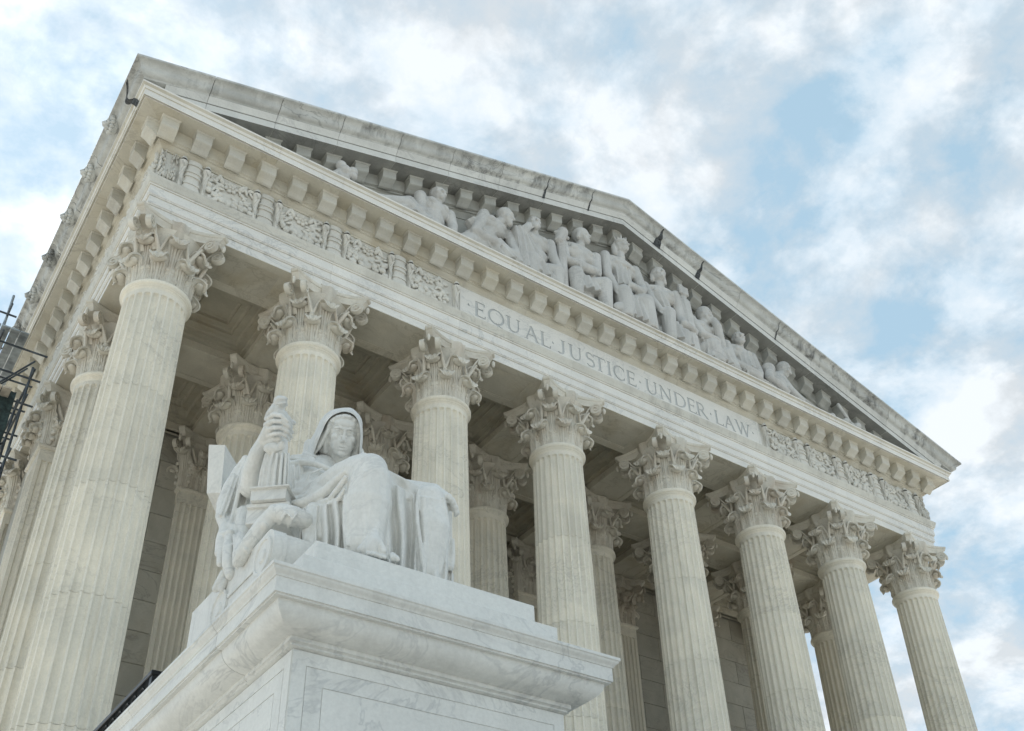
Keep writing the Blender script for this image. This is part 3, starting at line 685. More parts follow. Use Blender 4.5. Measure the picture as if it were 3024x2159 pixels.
# abacus with concave sides and cut horns
A_, C_ = 0.2896, 0.0342
def abacus_loop(s, z, dep=0.070):
    P = []
    for q in range(4):
        R_ = Matrix.Rotation(q*pi/2, 3, 'Z'); a = A_*s; c = C_*s
        for i in range(15):
            t = -1+2*i/14; x = t*(a-c); y = -(a-dep*(1-t*t)); P.append(tuple(R_ @ Vector((x, y, z))))
    return P
abac = SU(G().loft([abacus_loop(0.900, -0.072, 0.062), abacus_loop(0.905, -0.060, 0.064), abacus_loop(0.925, -0.044, 0.066), abacus_loop(0.955, -0.032, 0.068), abacus_loop(0.960, -0.026), abacus_loop(0.985, -0.022), abacus_loop(1.0, -0.014), abacus_loop(1.0, -0.0006)]), 'abacus', 30)
def leaf_mesh(ztop_, rc, w0, w1, lean, base_z=-0.468, thick=0.011, seed=0, r0=0.180):
    """acanthus leaf: rises on the bell, rolls over at the tip; lobed edge, midrib, thickness"""
    rnd = random.Random(seed); nv, nu = 30, 15; z1 = ztop_-rc; path = []
    for i in range(nv+1):
        v = i/nv
        if v < 0.56:
            t = v/0.56; r = r0+lean*t*t; z = lerp(base_z, z1, t); n = Vector((1, 0, -0.15*t)).normalized()
        else:
            t = (v-0.56)/0.44; ph = pi-t*radians(215); k = 1-0.22*t
            r = r0+lean+rc+rc*k*cos(ph); z = z1+rc*k*sin(ph); n = Vector((-cos(ph), 0, -sin(ph)))   # inner side of the roll faces up: flip below
            n = Vector((cos(ph), 0, sin(ph)))*-1 if False else Vector((cos(ph), 0, sin(ph)))
            if t < 0.001: n = Vector((1, 0, -0.15))
        path.append((r, z, v))
    fr, bk = [], []
    for i, (r, z, v) in enumerate(path):
        p0 = path[max(i-1, 0)]; p1 = path[min(i+1, nv)]
        tx, tz = p1[0]-p0[0], p1[1]-p0[1]; l = sqrt(tx*tx+tz*tz); nx, nz = tz/l, -tx/l      # outward while rising
        wv = lerp(w0, w1, min(v/0.62, 1))
        if v > 0.80: wv *= sqrt(max(0.0, 1-((v-0.80)/0.205)**2))
        lobe = abs(sin(v*pi*5.2))
        for j in range(nu+1):
            u = -1+2*j/nu; au = abs(u)
            wid = wv*(1-0.22*(1-lobe)*(au**3)*(1 if v < .7 else .3))
            rip = 0.0055*(cos(u*pi*3.5)) * (0.4+0.6*min(1, v*1.6)) * (1-0.5*au)
            rib = 0.010*math.exp(-(u/0.11)**2)*(1-0.6*v)
            cup = -0.020*au*au*(0.6+0.6*v) if v < 0.56 else -0.012*au*au
            wob = 0.004*sin(v*pi*10.4)*au
            off = rip+rib+cup+wob
            rr, zz_ = r+nx*off, z+nz*off
            ang = (u*wid)/max(rr, 0.05)*0.92
            fr.append((rr*cos(ang), rr*sin(ang), zz_))
            rr2, zz2 = rr-nx*thick, zz_-nz*thick
            bk.append((rr2*cos(ang), rr2*sin(ang), zz2))
    g = G(); n = nu+1; T = len(fr); vs = fr+bk; fs = []
    for i in range(nv):
        for j in range(nu):
            a = i*n+j; fs.append((a, a+1, a+n+1, a+n)); fs.append((T+a, T+a+n, T+a+n+1, T+a+1))
    for i in range(nv):
        for j in (0, nu):
            a = i*n+j; b = a+n; fs.append((a, b, T+b, T+a) if j == 0 else (a, T+a, T+b, b))
    for j in range(nu):
        a = nv*n+j; fs.append((a, a+1, T+a+1, T+a))
    g.add(vs, fs)
    # the rolled lip is solid stone; ribs run up the leaf and lobes stand out along its edges
    rk = r0+lean+rc; g.ell((rk, 0, z1+rc*0.32), (rc*0.98, w1*0.84, rc*0.62), None, 14, 9)
    for q in (-0.62, -0.32, 0.0, 0.32, 0.62):
        pts = []
        for t in (0.0, 0.25, 0.5, 0.75, 1.0):
            r = r0+lean*t*t+0.004-0.016*q*q; z = lerp(base_z, z1+rc*0.55, t); an = q*lerp(w0*0.55, w1*0.95, t*t)/r; pts.append((r*cos(an), r*sin(an), z))
        g.tube(pts, [0.006, 0.0055, 0.0055, 0.006, 0.007] if q else [0.011, 0.010, 0.009, 0.008, 0.008], 6)
    for sgn in (-1, 1):
        for k, t in enumerate((0.16, 0.36, 0.56, 0.76)):
            r = r0+lean*t*t-0.006; z = lerp(base_z, z1, t); an = sgn*lerp(w0, w1, t)*0.90/r
            g.ell((r*cos(an), r*sin(an), z+0.006), (0.012, 0.017, 0.020), Matrix.Rotation(an, 3, 'Z') @ Euler((sgn*-0.5, 0, 0)).to_matrix(), 7, 5)
    return g
def outward(g):
    # leaf normal convention is fixed by recalc in mesh()
    return g
low = [SU(leaf_mesh(-0.298, 0.033, 0.074, 0.062, 0.018, seed=s), 'acanthus_leaf', 50) for s in (1,)]
upp = [SU(leaf_mesh(-0.160, 0.035, 0.060, 0.064, 0.026, seed=s), 'acanthus_leaf', 50) for s in (2,)]
def volute_mesh():
    """corner scroll: a band rising under the abacus horn and rolling up; spiral in the r-z plane"""
    g = G(); cx, cz = 0.318, -0.119; pts = []
    for i in range(9):
        t = i/8; pts.append((lerp(0.196, cx+0.004, t**0.85), lerp(-0.225, -0.074, 1-(1-t)**2.0)))
    for i in range(1, 34):
        t = i/33; a = radians(88)-t*radians(590); r = lerp(0.045, 0.009, t**0.8); pts.append((cx+r*cos(a), cz+r*sin(a)))
    th = 0.0105; half = []
    loops = []
    for i, (x, z) in enumerate(pts):
        p0 = pts[max(i-1, 0)]; p1 = pts[min(i+1, len(pts)-1)]; tx, tz = p1[0]-p0[0], p1[1]-p0[1]; l = sqrt(tx*tx+tz*tz) or 1
        nx, nz = -tz/l, tx/l
        w_ = lerp(0.014, 0.0165, min(1, i/9))*(1 if i < 10 else lerp(1, 1.25, (i-9)/33)); k = th*(1 if i < 25 else 0.8)
        loops.append([(x+nx*k/2, -w_, z+nz*k/2), (x-nx*k/2, -w_*0.96, z-nz*k/2), (x-nx*k/2, w_*0.96, z-nz*k/2), (x+nx*k/2, w_, z+nz*k/2)])
    g.loft(loops)
    n = 14                                       # web inside the scroll, sunk from its rim
    g.loft([[(cx+0.039*cos(2*pi*k/n), y, cz+0.039*sin(2*pi*k/n)) for k in range(n)] for y in (-0.0125, 0.0125)])
    two = G()
    for q in (-1, 1): two.merge(g, Matrix.Translation((0.0, q*0.020, 0)) @ Matrix.Rotation(q*0.10, 4, 'Z'))
    two.ell((0.375, 0, -0.10), (0.014, 0.012, 0.030), None, 8, 6)
    return two
vol = SU(volute_mesh(), 'volute', 45)
def helix_mesh():
    """two small inner scrolls and their stalk under the flower of one side; faces -y"""
    g = G()
    for s in (-1, 1):
        pts = [(s*(0.088-0.030*t), -0.196-0.020*t*t, -0.245+0.105*t) for t in [i/5 for i in range(6)]]
        for i in range(1, 16):
            t = i/15; a = radians(0)+t*radians(400); r = lerp(0.020, 0.006, t); pts.append((s*(0.036+r*cos(a)), -0.222, -0.135+r*sin(a)))
        g.tube(pts, [0.010, 0.011, 0.011, 0.010, 0.009, 0.009]+[0.008]*15, 7)
        g.tube([(s*0.092, -0.178, -0.33), (s*0.092, -0.186, -0.285), (s*0.090, -0.196, -0.255), (s*0.089, -0.196, -0.245)], [0.010, 0.013, 0.019, 0.012], 8)
        pts = [(s*(0.094+0.055*t), -0.196-0.035*t, -0.245+0.125*t-0.02*t*t) for t in [i/5 for i in range(6)]]
        g.tube(pts, [0.011, 0.013, 0.013, 0.012, 0.010, 0.007], 7)
    return g
hel = SU(helix_mesh(), 'helix', 60)
def fleuron_mesh():
    g = G(); nv, nu = 10, 10; fr = []
    for i in range(nv+1):
        v = i/nv
        for j in range(nu+1):
            u = -1+2*j/nu; w_ = lerp(0.030, 0.060, v**0.6); z = -0.118+0.122*v-0.014*(1-abs(u))*v*v + 0.010*abs(u)*v
            y = -0.222-0.024*sin(v*pi*0.62)-0.010*cos(u*pi*1.5)*v+0.030*u*u*(1-0.3*v); fr.append((u*w_, y, z))
    T = len(fr); n = nu+1; bk = [(x*0.9, y+0.050, z-0.004) for x, y, z in fr]; fs = []
    for i in range(nv):
        for j in range(nu):
            a = i*n+j; fs += [(a, a+1, a+n+1, a+n), (T+a, T+a+n, T+a+n+1, T+a+1)]
        for j in (0, nu):
            a = i*n+j; fs.append((a, a+n, T+a+n, T+a) if j == 0 else (a, T+a, T+a+n, a+n))
    for j in range(nu):
        a = nv*n+j; fs += [(a, a+1, T+a+1, T+a), (j, T+j, T+j+1, j+1)]
    return g.add(fr+bk, fs)
fle = SU(fleuron_mesh(), 'fleuron', 50)
def make_column(x, y, lab=None):
    c = put('column', bell, MAT['carve'], court, B(x, y, 0)); c.rotation_euler = (0, 0, 0)
    if lab: c['label'] = lab
    for d in drums: put('drum', d, MAT['shaft'], c)
    put('astragal', astr, MAT['shaft'], c); put('column_base', base, MAT['shaft'], c); put('abacus', abac, MAT['carve'], c)
    for k in range(8):
        put('acanthus_leaf', low[0], MAT['carve'], c, (0, 0, 0), (0, 0, (k+0.5)*pi/4)); put('acanthus_leaf', upp[0], MAT['carve'], c, (0, 0, 0), (0, 0, k*pi/4))
    for k in range(4):
        put('volute', vol, MAT['carve'], c, (0, 0, 0), (0, 0, pi/4+k*pi/2)); put('fleuron', fle, MAT['carve'], c, (0, 0, 0), (0, 0, k*pi/2)); put('helix', hel, MAT['carve'], c, (0, 0, 0), (0, 0, k*pi/2))
    return c
for i in range(8): make_column(XC[i], 0)
for i in range(8): make_column(XC[i], D2)

# ---- pilasters on the wall behind, fluted piers with leafy capitals
def pier_loop(z, hw=0.178, nf=7):
    P = []; m = 0.022; fw = (2*hw-2*m)/nf
    for q in range(4):
        R_ = Matrix.Rotation(q*pi/2, 3, 'Z'); P.append(tuple(R_ @ Vector((-hw, -hw, z))))
        for k in range(nf):
            c = -hw+m+(k+.5)*fw
            for t in (-1, -.6, 0, .6, 1):
                P.append(tuple(R_ @ Vector((c+t*fw*0.40, -hw+0.013*sqrt(max(0, 1-t*t)), z))))
    return P
def pier_plain(z, hw): return [(-hw, -hw, z), (hw, -hw, z), (hw, hw, z), (-hw, hw, z)]
pier = SU(G().loft([pier_loop(z) for z in (-0.56, -4.15)]), 'pilaster', 28)
pneck = SU(G().loft([pier_plain(z, h) for z, h in ((-0.47, 0.176), (-0.472, 0.190), (-0.480, 0.198), (-0.495, 0.198), (-0.505, 0.190), (-0.508, 0.180), (-0.60, 0.1785))]), 'pilaster_neck')
pb = G(); pb.loft([pier_plain(z, h) for z, h in ((-0.50, 0.170), (-0.30, 0.172), (-0.15, 0.185), (-0.075, 0.222), (-0.065, 0.21))])
pcap = G(); pcap.merge(pb)
for q in range(4):
    R_ = Matrix.Rotation(q*pi/2, 4, 'Z')
    for yo in (-0.10, 0.0, 0.10):
        pcap.merge(leaf_mesh(-0.300, 0.029, 0.050, 0.044, 0.030), R_ @ Matrix.Translation((0, yo, 0)))
    for yo in (-0.055, 0.055):
        pcap.merge(leaf_mesh(-0.166, 0.033, 0.046, 0.046, 0.038), R_ @ Matrix.Translation((0, yo, 0)))
    pcap.merge(leaf_mesh(-0.166, 0.033, 0.060, 0.060, 0.038), R_ @ Matrix.Rotation(pi/4, 4, 'Z') @ Matrix.Translation((0.062, 0, 0)))
    pcap.merge(volute_mesh(), R_ @ Matrix.Rotation(pi/4, 4, 'Z')); pcap.merge(fleuron_mesh(), R_); pcap.merge(helix_mesh(), R_)
pcm = SU(pcap, 'pilaster_capital', 50)
def make_pilaster(x, y):
    c = put('pilaster', pier, MAT['shaft'], court, B(x, y, 0))
    put('pilaster_neck', pneck, MAT['shaft'], c); put('pilaster_capital', pcm, MAT['carve'], c); put('abacus', abac, MAT['carve'], c)
for i in range(8): make_pilaster(XC[i], D3)
for k in (1, 2): make_pilaster(0.0, D3+k*0.99)
# ------------------------------------------------------------------ pedestal with the seated marble statue
HS = 4.2
def H(x, y, z): return CAM+Vector((x, y, z))*HS
def HG(g, name, smooth=None):
    g.v = [tuple(H(*v)) for v in g.v]; return g.mesh(name, smooth)
PX0, PX1, PY0, PY1 = 0.632, 1.459, 1.637, 3.4
pedo = empty('statue_pedestal', H((PX0+PX1)/2, (PY0+PY1)/2, -1.6/HS), 'tall veined white marble pedestal with moulded cornice under the seated hooded statue', 'pedestal')
def rect(ins, z, y0=PY0, y1=PY1, c0=True, c1=True):
    a = y0+(ins if c0 else 0); b = y1-(ins if c1 else 0)
    return [(PX0+ins, a, z), (PX1-ins, a, z), (PX1-ins, b, z), (PX0+ins, b, z)]
CP = [(0.0, 1.0), (0.0, 0.9935), (0.003, 0.9915)]+[(lerp(0.003, 0.0125, t-0.12*sin(2*pi*t)), lerp(0.9915, 0.978, t)) for t in [i/6 for i in range(7)]]+[(0.0145, 0.9775), (0.0145, 0.9465), (0.0185, 0.9465), (0.0185, 0.9425), (0.0285, 0.9425)]
CP += [(0.0285+0.052*(1-cos(a)), 0.9425-0.040*sin(a)) for a in [radians(x) for x in (8, 20, 35, 50, 65, 80, 90)]]
CP += [(0.0825, 0.9020), (0.0825, 0.8935), (0.0855, 0.8925), (0.0890, 0.8895), (0.0890, 0.8862), (0.0860, 0.8850), (0.0930, 0.8825), (0.0950, 0.8825)]
cb = [PY0, 1.935, 2.45, 2.95, PY1]
for i in range(4):
    c0, c1 = i == 0, i == 3; gp = 0.0009
    loops = [rect(d, z, cb[i]+(0 if c0 else gp), cb[i+1]-(0 if c1 else gp), c0, c1) for d, z in CP]
    put('cornice_block', HG(G().loft(loops), 'cornice_block', 30), MAT['pedestal'], pedo)
DI = 0.0950
put('die', HG(G().box(PX0+DI, PX1-DI, PY0+DI, PY1-DI, -1.598/HS, 0.8822), 'die'), MAT['pedestal'], pedo)
# sunk line panels on the front and the left side: plates a finger proud with grooves between
x0, x1, zt_ = PX0+DI, PX1-DI, 0.8815
def frame_plates(axis):
    for (m0, m1, nm) in ((0.001, 0.0285, 'panel_border'), (0.0305, 0.0645, 'panel_border'), (0.0665, None, 'panel_field')):
        g = G(); pr = 0.0016
        lo, hi = (x0, x1) if axis == 'f' else (PY0+DI+0.001, PY1-DI-.001)
        a, b, t = lo+m0, hi-m0, zt_-m0
        def bx(u0, u1, z0, z1):
            if axis == 'f': g.box(u0, u1, PY0+DI-pr, PY0+DI-0.0002, z0, z1)
            else: g.box(PX0+DI-pr, PX0+DI-0.0002, u0, u1, z0, z1)
        if m1 is None: bx(a, b, 0.1, t)
        else:
            k = m1-m0; bx(a, b, t-k, t); bx(a, a+k, 0.1, t-k); bx(b-k, b, 0.1, t-k)
        put(nm, HG(g, nm), MAT['pedestal'], pedo)
frame_plates('f'); frame_plates('s')
put('lower_plinth', HG(G().cbox(0.729, 1.362, 1.733, 2.62, 1.0003, 1.090, 0.0016), 'lower_plinth'), MAT['pedestal'], pedo)
put('upper_plinth', HG(G().cbox(0.769, 1.3235, 1.765, 2.60, 1.0903, 1.150, 0.0016), 'upper_plinth'), MAT['pedestal'], pedo)

# ---- sculpting: closed shapes fused by a voxel remesh, then smoothed
class Sc(G):
    def ball(s, p, r, rot=None):
        if not hasattr(r, '__len__'): r = (r, r, r)
        s.ell(p, r, rot, 18, 12); return s
    def chain(s, pts, rads, n=14):
        pts = [Vector(p) for p in pts]
        if not hasattr(rads, '__len__'): rads = [rads]*len(pts)
        for p, r in zip(pts, rads): s.ball(p, r)
        for a, b, ra, rb in zip(pts, pts[1:], rads, rads[1:]):
            if (b-a).length > 1e-6: s.tube([a, b], [ra, rb], n)
        return s
def sculpt(g, name, voxel, it=6, fac=0.5):
    me = bpy.data.meshes.new('raw'); me.from_pydata(g.v, [], g.f)
    b = bmesh.new(); b.from_mesh(me); bmesh.ops.recalc_face_normals(b, faces=b.faces); b.to_mesh(me); b.free()
    o = bpy.data.objects.new('raw', me); COL.objects.link(o)
    m = o.modifiers.new('r', 'REMESH'); m.mode = 'VOXEL'; m.voxel_size = voxel; m.use_smooth_shade = True
    s = o.modifiers.new('s', 'SMOOTH'); s.factor = fac; s.iterations = it
    dg = bpy.context.evaluated_depsgraph_get(); dg.update()
    r = bpy.data.meshes.new_from_object(o.evaluated_get(dg)); r.name = name
    bpy.data.objects.remove(o); r.materials.clear()
    for p in r.polygons: p.use_smooth = True
    return r
def HSc(g): g.v = [tuple(H(*v)) for v in g.v]; return g


stat = empty('seated_statue', H(1.0, 2.1, 1.1505), 'large white marble statue of a hooded seated woman holding a small figure', 'statue')
# photo pixels of the statue (a 2.32x view) to places: each gets its own distance t from the lens plane, in pedestal heights
KS = 2.32
def K(px_, py_, t):
    u = (550+px_/KS-1512)/FPX; v = (1100+py_/KS-1079.5-PPY)/FPX
    return (RIGHT*u+DOWN*v+FWD)*t
class Ks(Sc):
    def kc(s, *pts):
        """chain of (px, py, distance, radius px)"""
        s.chain([K(a, b, t) for a, b, t, r in pts], [r*t/(FPX*KS) for a, b, t, r in pts]); return s
    def kb(s, a, b, t, rx, ry=None, rz=None, roll=0.0):
        k = t/(FPX*KS); ry = ry or rx; rz = rz or rx
        Rm = Matrix((RIGHT, DOWN, FWD)).transposed() @ Matrix.Rotation(roll, 3, 'Z')
        s.ball(K(a, b, t), (rx*k, ry*k, rz*k), Rm); return s
def ksheet(s, c, n, amp, thick=0.035, ph=0.0, skew=0.0, nu=44, nv=16, grow=0.5, sharp=0.65, bow=0.0):
    """hanging cloth: corners (px, py, t) = upper left, upper right, lower left, lower right; n folds run down it"""
    A, B_, C, D = c; fr = []; bk = []
    for i in range(nv+1):
        v = i/nv
        for j in range(nu+1):
            u = j/nu; q = [lerp(lerp(A[k], B_[k], u), lerp(C[k], D[k], u), v) for k in range(3)]
            w_ = sin(2*pi*(n*(u+skew*v)+0.10*sin(5*v+3*u))+ph); w_ = (abs(w_)**sharp)*(1 if w_ > 0 else -1)
            t = q[2]-amp*((1-grow)+grow*v)*w_*min(1, 6*u, 6*(1-u))-bow*(1-(2*u-1)**2)
            fr.append(K(q[0], q[1], t)); bk.append(K(q[0], q[1], q[2]+thick))
    m = nu+1; T = len(fr); fs = []
    for i in range(nv):
        for j in range(nu):
            a = i*m+j; fs += [(a, a+1, a+m+1, a+m), (T+a, T+a+m, T+a+m+1, T+a+1)]
        for j in (0, nu):
            a = i*m+j; fs.append((a, a+m, T+a+m, T+a) if j == 0 else (a, T+a, T+a+m, a+m))
    for j in range(nu):
        a = nv*m+j; fs += [(a, a+1, T+a+1, T+a), (j, T+j, T+j+1, j+1)]
    s.add(fr+bk, fs)
def HSc(g, zmin=None):
    g.v = [tuple(CAM+Vector((x, y, z if zmin is None else max(z, zmin)))*HS) for x, y, z in g.v]; return g
f = Ks()
# torso, shoulders, breast
f.kc((850, 860, 2.78, 150), (860, 760, 2.84, 130), (930, 680, 2.92, 120)); f.kc((790, 665, 2.90, 90), (1060, 690, 2.94, 100), (1160, 720, 2.96, 80))
f.kb(855, 735, 2.80, 78, 70, 60); f.kb(1010, 740, 2.82, 70, 66, 60); f.kb(800, 620, 2.93, 100, 55, 90)
f.kc((700, 660, 2.84, 55), (700, 780, 2.80, 60), (720, 880, 2.74, 60))
f.kc((770, 850, 2.74, 60), (900, 870, 2.70, 90), (980, 860, 2.70, 90))
# neckline rolls and gown folds
f.kc((725, 575, 2.86, 12), (800, 577, 2.84, 18), (868, 595, 2.83, 16)); f.kc((715, 590, 2.85, 10), (800, 596, 2.83, 14), (872, 604, 2.82, 10))
f.kc((705, 628, 2.83, 20), (790, 612, 2.80, 24), (880, 626, 2.79, 22), (960, 655, 2.80, 20), (1020, 680, 2.81, 16))
for (a, b, c, d, r) in ((712, 660, 705, 840, 16), (738, 655, 728, 850, 14), (762, 650, 748, 850, 11), (790, 800, 762, 850, 12)): f.kc((a, b, 2.795, r*.8), ((a+c)/2, (b+d)/2, 2.77, r), (c, d, 2.74, r))
ksheet(f, ((700, 640, 2.80), (800, 630, 2.80), (700, 860, 2.735), (800, 860, 2.73)), 3.0, 0.0155, 0.06, 0.0)
f.kc((930, 660, 2.78, 8), (850, 690, 2.755, 9), (800, 790, 2.745, 9)); f.kc((960, 690, 2.775, 8), (930, 790, 2.745, 10), (850, 830, 2.73, 12))
# thighs and knees under the mantle
f.kc((900, 900, 2.74, 150), (1080, 740, 2.60, 128), (1180, 680, 2.53, 116), (1262, 672, 2.47, 120))
f.kc((1262, 672, 2.47, 120), (1268, 740, 2.45, 132), (1240, 900, 2.42, 158), (1222, 1060, 2.39, 152), (1215, 1170, 2.365, 138))
ksheet(f, ((1115, 660, 2.478), (1392, 690, 2.488), (1066, 1230, 2.392), (1398, 1280, 2.372)), 2.6, 0.0170, 0.09, 0.9, grow=0.75, bow=0.070)
f.kc((1000, 960, 2.78, 150), (1430, 880, 2.70, 100), (1580, 868, 2.62, 96), (1672, 882, 2.56, 108))
f.kc((1672, 882, 2.56, 108), (1675, 960, 2.54, 122), (1690, 1080, 2.50, 122), (1665, 1250, 2.46, 112), (1640, 1370, 2.43, 105))
# mantle rolls across the lap
f.kc((738, 892, 2.585, 20), (800, 895, 2.57, 36), (880, 868, 2.55, 44), (960, 815, 2.53, 42), (1030, 745, 2.52, 36), (1100, 680, 2.50, 26))
f.kc((715, 860, 2.64, 16), (800, 862, 2.63, 22), (870, 812, 2.64, 24), (950, 745, 2.64, 26), (1040, 670, 2.61, 28), (1130, 605, 2.56, 30), (1220, 572, 2.51, 24))
ksheet(f, ((760, 850, 2.66), (1200, 570, 2.535), (860, 925, 2.585), (1120, 860, 2.445)), 0.0, 0.0000, 0.08)
ksheet(f, ((930, 740, 2.655), (1190, 585, 2.535), (1020, 850, 2.505), (1150, 860, 2.43)), 2.0, 0.0124, 0.08, 1.2)
f.kc((900, 905, 2.54, 22), (985, 870, 2.49, 22), (1040, 800, 2.46, 22), (1090, 720, 2.45, 16)); f.kc((985, 905, 2.485, 20), (1050, 862, 2.452, 18), (1085, 800, 2.44, 10))
f.kc((1090, 850, 2.41, 14), (1082, 960, 2.375, 13), (1085, 1080, 2.35, 13), (1110, 1180, 2.33, 14)); f.kc((1170, 640, 2.455, 9), (1140, 720, 2.43, 10), (1112, 820, 2.40, 8))
f.kc((1340, 720, 2.43, 16), (1345, 880, 2.40, 18), (1315, 1030, 2.365, 20), (1290, 1120, 2.335, 30)); f.kc((1375, 720, 2.49, 22), (1392, 900, 2.47, 22), (1372, 1080, 2.44, 24), (1395, 1220, 2.40, 24))
# cloth in front of the seat: flap over the arm end and hanging folds
f.kc((870, 940, 2.52, 52), (845, 1010, 2.49, 50), (835, 1080, 2.465, 46), (825, 1145, 2.445, 30)); f.kc((910, 935, 2.51, 30), (900, 1040, 2.485, 26), (905, 1130, 2.46, 26))
ksheet(f, ((880, 915, 2.505), (1100, 870, 2.435), (850, 1240, 2.425), (1125, 1260, 2.355)), 3.2, 0.0295, 0.06, 0.6)
ksheet(f, ((800, 930, 2.535), (900, 915, 2.500), (750, 1330, 2.41), (900, 1260, 2.425)), 1.6, 0.0248, 0.05, 2.2)
f.kc((960, 960, 2.62, 110), (1010, 1120, 2.52, 100)); f.kc((1440, 900, 2.66, 100), (1440, 1050, 2.58, 110), (1440, 1200, 2.50, 100))
# folds between the legs
ksheet(f, ((1345, 720, 2.478), (1590, 850, 2.55), (1350, 1290, 2.372), (1600, 1390, 2.40)), 2.3, 0.0295, 0.09, 0.3)
ksheet(f, ((1330, 640, 2.50), (1620, 790, 2.575), (1380, 800, 2.50), (1580, 900, 2.55)), 1.5, 0.0124, 0.08, 1.0)
f.kc((1410, 770, 2.56, 18), (1480, 800, 2.60, 16), (1560, 790, 2.60, 12)); f.kc((1440, 775, 2.62, 14), (1530, 772, 2.63, 14), (1600, 770, 2.60, 10))
# ridges on the left lower leg, drape outside it
f.kc((1592, 800, 2.545, 10), (1580, 900, 2.505, 13), (1585, 1040, 2.45, 15), (1605, 1180, 2.42, 16), (1625, 1330, 2.395, 20))
f.kc((1760, 860, 2.53, 8), (1790, 1000, 2.50, 10), (1775, 1180, 2.46, 12), (1735, 1370, 2.42, 14))
ksheet(f, ((1755, 850, 2.555), (1822, 950, 2.60), (1700, 1440, 2.425), (1825, 1470, 2.465)), 1.8, 0.0217, 0.05, 1.5)
ksheet(f, ((1545, 835, 2.562), (1792, 875, 2.578), (1525, 1380, 2.445), (1775, 1450, 2.452)), 2.4, 0.0186, 0.08, 2.3, grow=0.7, bow=0.062)
f.kc((1825, 1150, 2.545, 14), (1826, 1260, 2.51, 18), (1812, 1335, 2.487, 24))
# hem over the right foot, toes of both feet
f.kc((1285, 1110, 2.335, 34), (1282, 1170, 2.315, 52), (1262, 1215, 2.305, 52)); f.kc((1320, 1150, 2.325, 22), (1350, 1225, 2.305, 26)); f.kc((1250, 1150, 2.32, 26), (1190, 1215, 2.30, 24))
for k, (a, b, r) in enumerate(((1245, 1240, 15), (1272, 1243, 16), (1302, 1250, 17), (1334, 1262, 17), (1362, 1268, 14), (1420, 1268, 24), (1448, 1280, 17))): f.kc((a-8, b-12, 2.315, r*1.1), (a, b, 2.285, r))
# right arm: bare forearm rising to the held figure, mantle falling behind it
f.kc((560, 700, 2.86, 70), (470, 800, 2.76, 78), (440, 790, 2.72, 74), (448, 680, 2.715, 66), (485, 560, 2.71, 56), (530, 480, 2.715, 50))
f.kc((640, 640, 2.93, 70), (520, 640, 2.92, 70), (430, 640, 2.88, 50))
f.kc((405, 590, 2.84, 24), (365, 680, 2.83, 46), (315, 790, 2.80, 62), (270, 900, 2.76, 62), (245, 985, 2.72, 46), (275, 1065, 2.68, 46), (245, 1150, 2.62, 44), (228, 1240, 2.58, 34))
f.kc((400, 720, 2.80, 34), (380, 840, 2.77, 44), (345, 960, 2.73, 44), (325, 1060, 2.68, 46), (320, 1110, 2.64, 36))
f.kc((405, 600, 2.79, 12), (375, 730, 2.75, 14), (350, 860, 2.72, 16), (320, 980, 2.69, 16), (295, 1060, 2.66, 16)); f.kc((330, 700, 2.79, 10), (285, 840, 2.74, 12), (235, 975, 2.69, 14))
ksheet(f, ((400, 580, 2.835), (470, 640, 2.84), (230, 990, 2.70), (420, 1000, 2.70)), 2.5, 0.0217, 0.06, 0.5)
ksheet(f, ((235, 985, 2.71), (420, 980, 2.70), (205, 1200, 2.60), (400, 1130, 2.62)), 3.0, 0.0186, 0.06, 1.5)
f.kc((395, 960, 2.70, 50), (385, 1040, 2.66, 52), (400, 1110, 2.62, 44))
# left hand over the far knee
f.kc((1500, 790, 2.80, 60), (1700, 800, 2.70, 40), (1790, 850, 2.60, 24))
for k, (a, b) in enumerate(((1792, 842), (1815, 868), (1830, 902), (1838, 935))): f.kc((a-18, b-4, 2.575, 22), (a+6, b+6, 2.56, 21), (a+18, b+26, 2.555, 18), (a+8, b+44, 2.56, 14))
body = put('figure', sculpt(HSc(f, 1.1495), 'figure', 0.0088, 2), MAT['statue'], stat)

# head: built about its own axes, turned to the front and bent down
OX, OY, OT = 1076, 440, 2.908
kk = OT/(FPX*KS)
yaw, roll = radians(13), radians(9)
hr = (RIGHT*cos(roll)+DOWN*sin(roll)).normalized(); hu = (-DOWN*cos(roll)+RIGHT*sin(roll)).normalized()
hf = (-FWD*cos(yaw)+hr*sin(yaw)).normalized(); hr = (hr*cos(yaw)+FWD*sin(yaw)).normalized()
HB = Matrix((hr, hu, hf)).transposed()
def hp(a, b, c): return K(OX, OY, OT)+(hr*a+hu*b+hf*c)*kk
h_ = Sc()
def hc(pts, r): h_.chain([hp(*p) for p in pts], [x*kk for x in (r if hasattr(r, '__len__') else [r]*len(pts))])
def hb_(p, r): r = r if hasattr(r, '__len__') else (r, r, r); h_.ball(hp(*p), tuple(x*kk for x in r), HB)
hb_((0, 34, -70), (108, 140, 118)); hb_((0, -48, -14), (80, 88, 78)); hb_((0, 86, -16), (84, 52, 76)); hb_((0, 20, -20), (92, 90, 56)); hb_((-4, 24, -70), (132, 148, 70)); hb_((-30, -70, -95), (140, 110, 60))
hc([(-58, -52, -24), (-32, -100, 6), (0, -116, 22), (32, -100, 6), (58, -52, -24)], [30, 27, 26, 27, 30]); hb_((0, -116, 40), (26, 23, 22)); hb_((0, -76, 34), (42, 36, 28))
